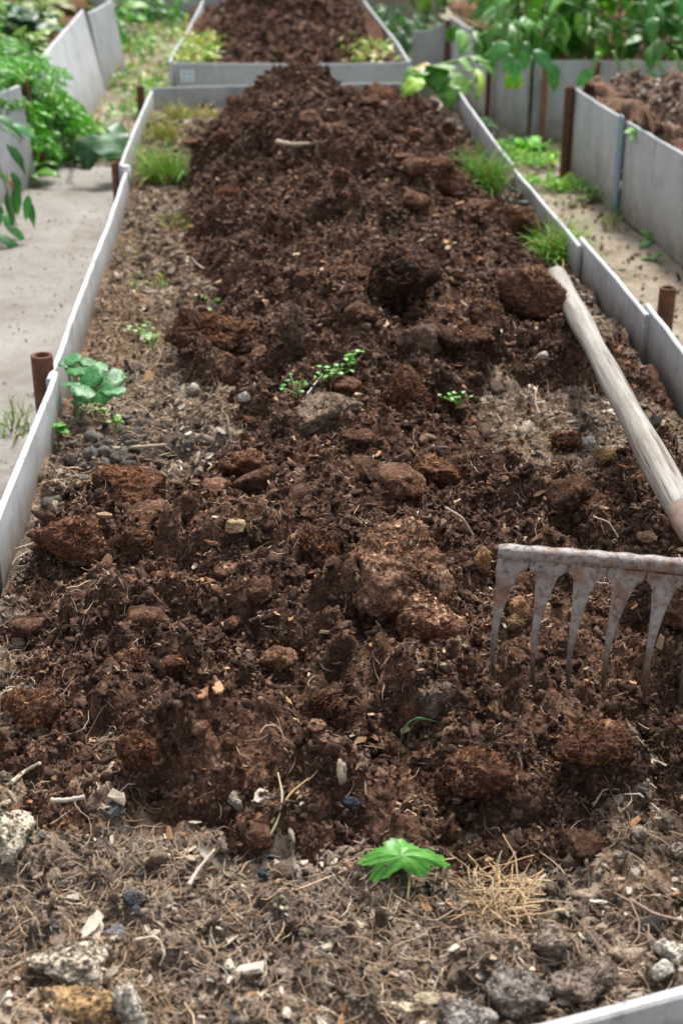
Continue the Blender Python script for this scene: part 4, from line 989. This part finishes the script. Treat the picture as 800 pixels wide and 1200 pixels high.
pebble(605, 708, 26, 30, (.40, .21, .11), 'tan chip between the first two rake tines', 'tan_chip', 'chip', 22, .4)
pebble(602, 730, 30, 22, (.26, .16, .09), 'brown chip under the tan one between the rake tines', 'tan_chip', 'chip', 23, .4)
pebble(760, 628, 24, 14, (.46, .30, .18), 'flat orange-tan chip between the rake head and handle', 'tan_chip', 'chip', 24, .35)
pebble(275, 612, 30, 16, (.50, .36, .20), 'tan peel in the left half of the heap', 'tan_chip', 'chip', 25, .4)
pebble(562, 655, 22, 34, (.40, .23, .115), 'orange-brown chip right of the largest clod', 'tan_chip', 'chip', 26, .4)
pebble(500, 490+22, 18, 12, (.3, .2, .12), 'small brown chip left of the pale green sprout', 'tan_chip', 'chip', 27, .4)
pebble(635, 415, 12, 12, (.60, .55, .48), 'small white fragment left of the rake handle', 'pale_chip', 'chip', 28, .3)
pebble(688, 518, 24, 20, (.56, .54, .49), 'whitish crumbly lump beside the rake handle', 'pale_lump', 'lump', 29, .45)
pebble(708, 535, 26, 26, (.40, .25, .11), 'orange-brown lump below the whitish one by the handle', 'tan_chip', 'chip', 30, .4)

# ------------------------------------------------------------------ plants around
frond_plant((-.93, 5.02, .24), 13, .33, (.065, .21, .022), 'feathery carrot tops spilling over the left leaning boards', (.75, -.12, .25), spread=.33)
frond_plant((-.80, 5.25, .25), 6, .27, (.06, .20, .025), 'feathery carrot tops hanging low on the farther leaning board', (.65, -.45, -.45), spread=.25)
frond_plant((-1.05, 5.35, .26), 11, .34, (.075, .20, .028), 'feathery yellow-green carrot tops behind the spilling ones', (.35, .0, .5), spread=.5)
frond_plant((-.90, 4.62, .26), 7, .26, (.05, .16, .03), 'feathery carrot tops at the left frame edge above the nearest leaning board', (.1, .2, .6), spread=.4)
def rosette(p, n, L, W, col, label, name='kale_plant', lobes=.15, up=.6, cat='plant', aim=(0, 0), shape='ovate', wav=.06, curl=1.2):
    root, st, fo = plant(name, p, label, cat); p = Vector(p)
    for k in range(n):
        d = rdir(random.uniform(.5, 1.35))+Vector((aim[0], aim[1], 0)); d.z += up*.3; s = random.uniform(.7, 1.2); P = arc(p, d, L*.6*s, .5, 4)
        st.tube(P, np.linspace(.004, .002, 5), 5, (.15, .25, .10)); e = Vector(P[-1])-Vector(P[-2])
        leaf(fo, P[-1], e, (random.gauss(0, .3), random.gauss(0, .3), 1), L*s, W*s, vary(col, .25), curl*random.uniform(.6, 1.3), .2, lobes, wav, 12, shape=shape)
    fin(root, st, fo); return root
rosette((-.92, 6.05, .30), 34, .13, .10, (.018, .070, .038), 'dark blue-green leafy kale behind the feathery carrot tops', up=1.0)
rosette((-1.15, 6.2, .28), 30, .15, .10, (.022, .075, .032), 'second dark kale plant at the top left frame edge', up=1.0)
rosette((-1.1, 7.0, .25), 20, .16, .07, (.09, .15, .035), 'yellow-olive leafy weed behind the dark kale', 'leafy_weed', cat='weed', up=1.4)
rosette((-.95, 7.6, .2), 22, .14, .06, (.11, .17, .04), 'olive weed beyond the far leaning board', 'leafy_weed', cat='weed', up=1.4)
rosette((-1.35, 7.5, .25), 20, .18, .08, (.17, .12, .05), 'brownish withering plant at the top left corner', 'withered_plant', cat='plant', up=1.4)
rosette((-.95, 6.7, .28), 18, .12, .06, (.10, .15, .03), 'olive low weed on the left bed soil behind the farther leaning board', 'leafy_weed', cat='weed', up=1.0)
rosette((-1.0, 7.3, .25), 22, .15, .07, (.16, .14, .05), 'brownish-green weed between the olive ones in the left bed', 'leafy_weed', cat='weed', up=1.2)
rosette((-.85, 5.75, .28), 18, .10, .06, (.12, .22, .03), 'yellow-green weed at the top edge of the farther leaning board', 'leafy_weed', cat='weed', up=.8)
rosette((-.80, 8.4, .05), 26, .18, .08, (.08, .20, .03), 'bright green leafy plant at the top of the left path gap', 'leafy_weed', cat='weed', up=1.5)
# drooping grey-green leaf by the path end
p = Vector((-.52, 5.02, .02)); root, st, fo = plant('drooping_plant', p, 'broad grey-green crinkled leaf drooping over the end of the concrete path')
q0 = at(88, 172, .12); q1 = at(118, 155, .17)
st.tube([tuple(p+Vector((-.10, .12, .0))), tuple(q0), tuple(q1)], [.006, .006, .005], 6, (.22, .34, .13))
leaf(fo, q1, (.45, -.55, -.15), (.25, -.75, .9), .17, .15, (.035, .105, .055), .9, .18, .12, .05, 12)
leaf(fo, q1+Vector((.01, .03, .01)), (.9, .1, -.1), (.2, -.5, 1), .14, .11, (.03, .09, .045), 1.0, .18, .12, .05, 12)
leaf(fo, q1+Vector((-.03, -.01, 0)), (-.1, -.9, -.5), (-.1, -.8, .8), .13, .11, (.02, .06, .028), .8, .18, .12, .05, 12)
fin(root, st, fo, leaf_name='leaves')
rosette((-.655, 5.02, .03), 14, .12, .045, (.045, .14, .022), 'long green leaves hanging at the path end under the carrot tops', 'leafy_weed', cat='weed', aim=(.3, -.3), up=.8)
rosette((-.735, 4.72, .02), 12, .09, .04, (.05, .15, .025), 'reddish-stemmed low weed at the foot of the left boards', 'leafy_weed', cat='weed', up=1.)
rosette((-.56, 4.98, .02), 12, .07, .05, (.03, .10, .03), 'small dark weed under the drooping grey-green leaf', 'leafy_weed', cat='weed', up=.6)
# hanging plant at left edge
root, st, fo = plant('climbing_plant', (-.93, 4.15, .30), 'glossy-leaved plant hanging down at the left frame edge over the nearest leaning board')
for P in ([at(-30, 130, .38), at(-5, 180, .25), at(12, 235, .12), at(20, 265, .05)], [at(-40, 160, .34), at(-12, 225, .2), at(-2, 270, .06)]):
    st.tube([tuple(v) for v in P], [.004, .0035, .003, .002][:len(P)], 5, (.22, .26, .12))
for (px, py, zz, sx, sy, L) in ((12, 145, .32, .8, .5, .11), (-4, 135, .34, .9, -.2, .1), (8, 168, .27, .6, -.9, .10), (2, 150, .3, .5, .9, .08), (18, 218, .15, .1, -1, .09), (8, 225, .14, .2, -1, .10), (2, 240, .1, -.2, -1, .09), (30, 232, .12, .3, -1, .09), (5, 262, .06, .9, -.5, .10), (-5, 275, .05, 1, -.2, .11), (14, 200, .2, .3, -.8, .08), (-6, 200, .2, .5, .4, .09), (34, 228, .14, -.1, -1, .08), (0, 250, .08, .7, -.9, .09)):
    leaf(fo, at(px, py, zz), (sx, sy*.3, -.35+.2*sy), (.2, -.5, .9), L, L*.38, vary((.03, .13, .045), .3), .8, .2, .06, .03, 9, shape='lance')
leaf(fo, at(10, 208, .18), (.5, -.3, -.4), (.2, -.5, .9), .05, .03, (.24, .11, .06), .5)
fin(root, st, fo)

# weeds on the ground between the beds (uncountable) 
def cover(n, area, h, cols, label, name='ground_cover', wl=.35):
    b = MB()
    for k in range(n):
        x, y = area(); d = rdir(random.uniform(.3, 1.3)); L = h*random.uniform(.5, 1.4); c = vary(random.choice(cols), .3)
        leaf(b, (x, y, random.uniform(0, h*.7)), d, (random.gauss(0, .4), random.gauss(0, .4), 1), L, L*random.uniform(.12, .6)*wl*2, c, random.uniform(.3, 1.3), .2, 0, .02, 4, rib=False)
    return tag(b.build(name, M['leaf']), label, 'weeds', kind='stuff')
def area_l():
    while True:
        x = random.uniform(-.75, -.34); y = random.uniform(5.0, 9.1)
        if random.random() < (.12+.88*(noise(np.array([[x*4, y*2.2, 3.]]))[0] > 0)): return x, y
cover(2100, area_l, .050, [(.09, .24, .03), (.15, .27, .04), (.06, .19, .03), (.05, .15, .03), (.26, .27, .09), (.22, .15, .08)], 'patchy green and yellow weeds on the ground between the left bed and the small bed')
def area_r():
    c = random.choice([(.93, 5.05, .09, .09), (1.0, 4.95, .08, .06), (.83, 5.35, .05, .15), (.97, 5.15, .12, .06), (.80, 4.9, .04, .10), (1.0, 4.55, .06, .05), (.92, 4.62, .1, .05)])
    return random.gauss(c[0], c[2]*.6), random.gauss(c[1], c[3]*.6)
cover(1300, area_r, .032, [(.09, .27, .03), (.13, .32, .035), (.20, .32, .05)], 'low bright green weeds across the gap in front of the back right bed')
def area_s():
    return (random.uniform(-.27, -.12), random.uniform(5.48, 6.3)) if random.random() < .75 else (random.uniform(.35, .57), random.uniform(5.5, 6.1))
b_ = cover(420, area_s, .05, [(.12, .25, .04), (.24, .30, .07), (.30, .26, .10)], 'small weeds along the edges inside the small back bed')
b_.location.z = .25
rosette((1.0, 5.15, .0), 26, .05, .045, (.10, .33, .03), 'bright lettuce-green seedling clump left of the right edge bed corner', 'lettuce_clump', shape='round', up=1., curl=.5)
rosette((.885, 5.18, .0), 24, .055, .05, (.09, .27, .045), 'broad-leaved green clump on the ground by the far right corner of the long bed', 'leafy_weed', cat='weed', shape='ovate', up=1.)
rosette((.86, 5.45, .0), 24, .07, .045, (.035, .14, .05), 'blue-green leafy weed rising beside the back right bed', 'leafy_weed', cat='weed', up=1.6)
rosette((1.115, 4.20, .0), 14, .06, .018, (.08, .20, .04), 'green weed at the foot of the blue-grey strip', 'leafy_weed', cat='weed', up=1.2, shape='lance')
rosette((1.09, 4.40, .0), 14, .05, .02, (.12, .22, .05), 'pale weed at the foot of the right edge bed corner board', 'leafy_weed', cat='weed', up=1.2)
q = at(768, 285, 0); rosette((q.x, q.y, 0), 6, .05, .028, (.06, .24, .04), 'small green seedling beside the right edge bed', 'green_seedling', cat='seedling', up=1.8)
q = at(770, 300, 0); rosette((q.x-.02, q.y-.04, 0), 7, .028, .02, (.09, .22, .05), 'tiny low seedling on the sandy path at the right', 'green_seedling', cat='seedling', up=.5)
q = at(715, 265, 0); grass(q, 26, .07, .03, (.2, .26, .09), 'wispy grass along the foot of the right edge bed', dry=.4)
q = at(668, 240, .0); grass(q, 30, .05, .05, (.22, .30, .10), 'thin yellow-green grass on the sandy path', dry=.3)
# squash vine over the far right corner
root, st, fo = plant('squash_vine', (.62, 5.12, .05), 'pale green squash vine trailing over the far right corner of the long bed')
V0 = [at(x_, y_, z_) for x_, y_, z_ in ((480, 92, .30), (500, 80, .33), (525, 74, .35), (550, 68, .36), (572, 74, .36))]
st.tube([tuple(v) for v in V0], .006, 6, (.22, .36, .10))
for (px, py, zz, dx, dy, L, W_, c) in ((500, 80, .34, -1, -.3, .12, .10, SGC), (520, 74, .36, -.3, -.9, .13, .12, GRN), (535, 70, .37, .6, .1, .12, .10, SGC), (548, 66, .37, 1, -.2, .13, .06, GRN), (495, 92, .33, -.8, -.5, .10, .09, YGR), (510, 88, .32, .2, -1, .09, .09, BGR), (528, 88, .32, 1, .1, .14, .08, SGC), (540, 88, .32, -.3, -1, .12, .09, (.15, .30, .09)), (522, 98, .30, 0, -1, .11, .09, GRN), (558, 80, .30, .1, -.8, .15, .045, YGR), (515, 78, .36, .1, .9, .12, .1, GRN), (490, 86, .34, .2, .9, .1, .09, SGC)):
    leaf(fo, at(px, py, zz), (dx, dy, -.1), (random.gauss(0, .2), -.35, 1), L, W_, vary(c, .2), 1.1, .2, .12, .05, 10)
leaf(fo, at(487, 78, .34), (.3, -.5, .2), (0, -.5, 1), .06, .06, (.42, .24, .10), .8, shape='round')
fin(root, st, fo)
# pepper-like plants in the back right bed
pp = [(1.10, 5.75, .44, 100, 'leafy pepper plant at the near left corner of the back right bed', (.05, .15, .03)), (1.32, 5.62, .46, 110, 'bright green pepper plant second from the left in the back right bed', (.075, .20, .028)),
      (1.58, 5.60, .50, 110, 'pepper plant with long hanging leaves in the back right bed', (.04, .125, .028)), (1.86, 5.62, .52, 110, 'dense dark pepper plant at the right frame edge of the back right bed', (.032, .11, .03)),
      (1.20, 6.15, .52, 100, 'pepper plant in the second row behind the near left one', (.06, .18, .03)), (1.50, 6.10, .55, 100, 'pepper plant in the second row behind the bright green one', (.08, .20, .03)), (1.80, 6.15, .60, 100, 'pepper plant in the second row near the right frame edge', (.04, .14, .03)),
      (2.1, 5.9, .6, 90, 'pepper plant cut by the right frame edge', (.05, .15, .03))]
for (x_, y_, h_, n_, lab, c_) in pp: bush((x_, y_, .22), h_, .2, n_, .115, .058, c_, lab, group='pepper plants in the back right bed')
# leaves hanging over the front board, with the round lime-green one
root, st, fo = plant('hanging_shoot', (1.02, 5.46, .30), 'blue-green shoot with a round lime-green leaf at the near corner of the back right bed')
st.tube([(1.06, 5.5, .24), (1.0, 5.42, .36), (.96, 5.37, .38)], .004, 5, (.2, .33, .12))
for (px, py, zz, dx, dz, L) in ((598, 52, .38, -1, -.1, .11), (612, 50, .38, .1, -.9, .10), (600, 62, .36, -.5, -.6, .08), (622, 58, .36, .8, -.5, .12), (645, 72, .30, .2, -1, .11), (688, 78, .3, -.3, -1, .13), (758, 80, .3, .2, -1, .12), (606, 70, .33, -.3, -.8, .09), (590, 58, .36, -.8, -.3, .09)):
    leaf(fo, at(px, py, zz)+Vector((0, -.02, 0)), (dx, -.45, dz), (0, -.8, .6), L, L*.5, vary((.04, .16, .06), .3), .7, .2, 0, .03, 9)
fin(root, st, fo)
b = MB(); q = at(601, 94, .22); 
for k in range(5): leaf(b, q+Vector((random.uniform(-.01, .01), random.uniform(-.012, .0), .028)), (random.uniform(-.3, .3), -.25, -1), (0, -1, .1), .062, .058, vary((.22, .40, .02), .15), .4, .1, 0, .06, 8, shape='round')
b.build('lime_leaf', M['leaf'], root)['label'] = 'round crinkled lime-green leaf'
# leek/long leaf and pale stalks hanging in front of the back right bed
root, st, fo = plant('hanging_stalks', (1.5, 5.35, .3), 'pale green stalks and long leaves hanging in front of the back right bed')
for (x0_, y0_, x1_, y1_, c) in ((700, 62, 688, 105, (.20, .38, .12)), (718, 60, 722, 95, (.22, .36, .14)), (735, 70, 752, 100, (.26, .40, .16)), (770, 72, 790, 105, (.18, .36, .10)), (790, 60, 800, 100, (.2, .38, .1))):
    a = at(x0_, y0_, .34); c2 = at(x1_, y1_, .2); c2.y = a.y-.05; a.y = min(a.y, 5.33); c2.y = 5.31; st.tube([tuple(a), tuple((a+c2)*.5+Vector((0, -.02, 0))), tuple(c2)], [.009, .008, .005], 6, c, flat=.5)
for (px, x_, L) in ((0, 1.58, .30), (0, 1.72, .28), (0, 1.90, .30), (0, 1.46, .22)):
    leaf(fo, (x_, 5.42, .58), (.1, -.25, -1), (0, -1, .2), L, .045, vary((.035, .13, .05), .3), .3, .25, 0, .03, 10, shape='lance')
fin(root, st, fo, leaf_name='long_leaves')
q = at(760, 102, .32); rosette((1.33, 4.72, .27), 5, .05, .045, (.12, .36, .03), 'bright green seedling at the back edge of the light brown compost', 'green_seedling', cat='seedling', shape='round', up=1.2)
q = at(748, 152, .27); rosette((q.x, q.y, .25), 6, .03, .025, (.12, .33, .05), 'tiny seedling among light brown lumps near the blue-grey strip', 'green_seedling', cat='seedling', up=1.)
# background growth at the top of the picture
bg = [(.72, 7.0, .30, 60, .16, .05, (.03, .10, .035), 'dark hanging-leaved plant right of the small back bed', 'dark_leafy_plant'), (.80, 7.9, .32, 60, .16, .05, (.028, .09, .03), 'dark leafy plant beside the far end of the small back bed', 'dark_leafy_plant'),
      (1.15, 7.0, .42, 110, .08, .05, (.10, .20, .025), 'yellow-green bush at the back of the back right bed', 'leafy_bush'), (1.5, 7.2, .45, 110, .08, .05, (.07, .15, .02), 'olive-green bush behind the pepper plants', 'leafy_bush'),
      (1.0, 7.7, .40, 110, .09, .05, (.12, .22, .03), 'bright bush left at the top edge above the back right bed', 'leafy_bush'), (1.95, 7.0, .5, 90, .10, .06, (.05, .14, .025), 'dark bush at the top right corner', 'leafy_bush'),
      (-.55, 9.0, .18, 60, .09, .05, (.05, .16, .03), 'leafy weed in front of the farthest grey board', 'leafy_weed'), (-.72, 8.1, .22, 60, .10, .05, (.06, .18, .03), 'leafy weed past the last leaning board', 'leafy_weed'),
      (.80, 9.6, .35, 70, .12, .06, (.05, .14, .03), 'leafy plant at the very top centre of the picture', 'leafy_bush')]
for (x_, y_, h_, n_, L_, W_, c_, lab, nm) in bg: bush((x_, y_, .02 if x_ < 1 else .2), h_+(.15 if x_ > .9 else 0), .25, n_, L_, W_, c_, lab, nm, stems=8, droop=.9)
# debris on the sandy path
b = MB(); n = 700; x = rng.uniform(.72, 1.10, n); y = rng.uniform(1.9, 5.1, n); r = rng.uniform(.002, .008, n)*np.where(rng.random(n) < .06, 2, 1)
scatter(b, I1, np.stack([x, y, r*.3+.0], 1), r, pal(n, [2, 3, 3, 3, 2, 1, .5, 1.5], PALL), (1, .8, .6))
n = 900; x = -.345-.45*rng.random(n)**1.8; y = rng.uniform(1.9, 5.0, n); r = rng.uniform(.001, .004, n)
scatter(b, I0, np.stack([x, y, r*.3+.013], 1), r, pal(n, [0, 1, 3, 4, 3, 1, .0, .3], PALL), (1, .8, .6))
tag(b.build('path_grit', M['crumb']), 'scattered grit and earth crumbs on the paths', 'grit', kind='stuff')

def over(name, x0, x1, y0, y1, n, cols, wts, r0, r1, label, P_, mat='crumb'):
    dg = bpy.context.evaluated_depsgraph_get(); b = MB(); pos = []
    from mathutils.bvhtree import BVHTree
    t = BVHTree.FromObject(bpy.data.objects[P_], dg)
    for k in range(n):
        h = t.ray_cast(Vector((random.uniform(x0, x1), random.uniform(y0, y1), 2)), Vector((0, 0, -1)))[0]
        if h: pos.append(list(h))
    pos = np.array(pos); r = rng.uniform(r0, r1, len(pos)); r *= np.where(rng.random(len(pos)) < .08, 1.8, 1)
    scatter(b, I1, pos+np.array([0, 0, .001]), r, pal(len(pos), wts, cols), (1, .8, .6))
    tag(b.build(name, M[mat]), label, 'crumbs', kind='stuff')
PR = np.array([[.09, .06, .048], [.16, .115, .09], [.24, .18, .145], [.32, .25, .20], [.42, .35, .27], [.26, .15, .10]])
over('compost_crumbs', 1.18, 2.1, 3.0, 4.79, 7000, PR, [3, 4, 5, 4, 1.5, 1.5], .005, .016, 'light brown and tan lumps on the compost of the right edge bed', 'compost_heap.002')
over('compost_crumbs', -.16, .50, 5.50, 7.4, 6000, PAL, [5, 7, 7, 5, 2, .6, .3, .1], .004, .014, 'dark crumbs covering the mound in the small back bed', 'compost_heap.001')

# ------------------------------------------------------------------ camera, light, world
cd = bpy.data.cameras.new('camera'); cam = bpy.data.objects.new('camera', cd); COL.objects.link(cam); scene.camera = cam
cam.location = (0, 0, CAMH); cam.rotation_euler = (math.pi/2-PITCH, 0, -YAW)
cd.sensor_fit = 'VERTICAL'; cd.sensor_height = 36; cd.lens = 36*FPX/1200; cd.clip_start = .05; cd.clip_end = 500
cd.dof.use_dof = True; cd.dof.focus_distance = 1.62; cd.dof.aperture_fstop = 7.1
EL, AZ = R(58), R(20)      # soft light from beyond the bed, a little to the right
sun = bpy.data.lights.new('sun', 'SUN'); sun.energy = 3.0; sun.angle = R(12); sun.color = (1, .955, .90)
so = bpy.data.objects.new('sun', sun); COL.objects.link(so)
dv = Vector((math.sin(AZ)*math.cos(EL), math.cos(AZ)*math.cos(EL), math.sin(EL))); so.rotation_euler = dv.to_track_quat('Z', 'Y').to_euler()
w = bpy.data.worlds.new('World'); scene.world = w; w.use_nodes = True; nt = w.node_tree
sky = nt.nodes.new('ShaderNodeTexSky'); sky.sky_type = 'NISHITA'; sky.sun_disc = False; sky.sun_elevation = EL; sky.sun_rotation = AZ; sky.dust_density = 3.; sky.air_density = 1.
hs = nt.nodes.new('ShaderNodeHueSaturation'); hs.inputs['Saturation'].default_value = .30
nt.links.new(sky.outputs[0], hs.inputs['Color']); nt.links.new(hs.outputs[0], nt.nodes['Background'].inputs[0]); nt.nodes['Background'].inputs[1].default_value = .13
scene.view_settings.view_transform = 'Standard'; scene.view_settings.look = 'None'; scene.view_settings.exposure = .85; scene.view_settings.gamma = 1
scene.cycles.max_bounces = 5; scene.cycles.diffuse_bounces = 3; scene.cycles.transparent_max_bounces = 4
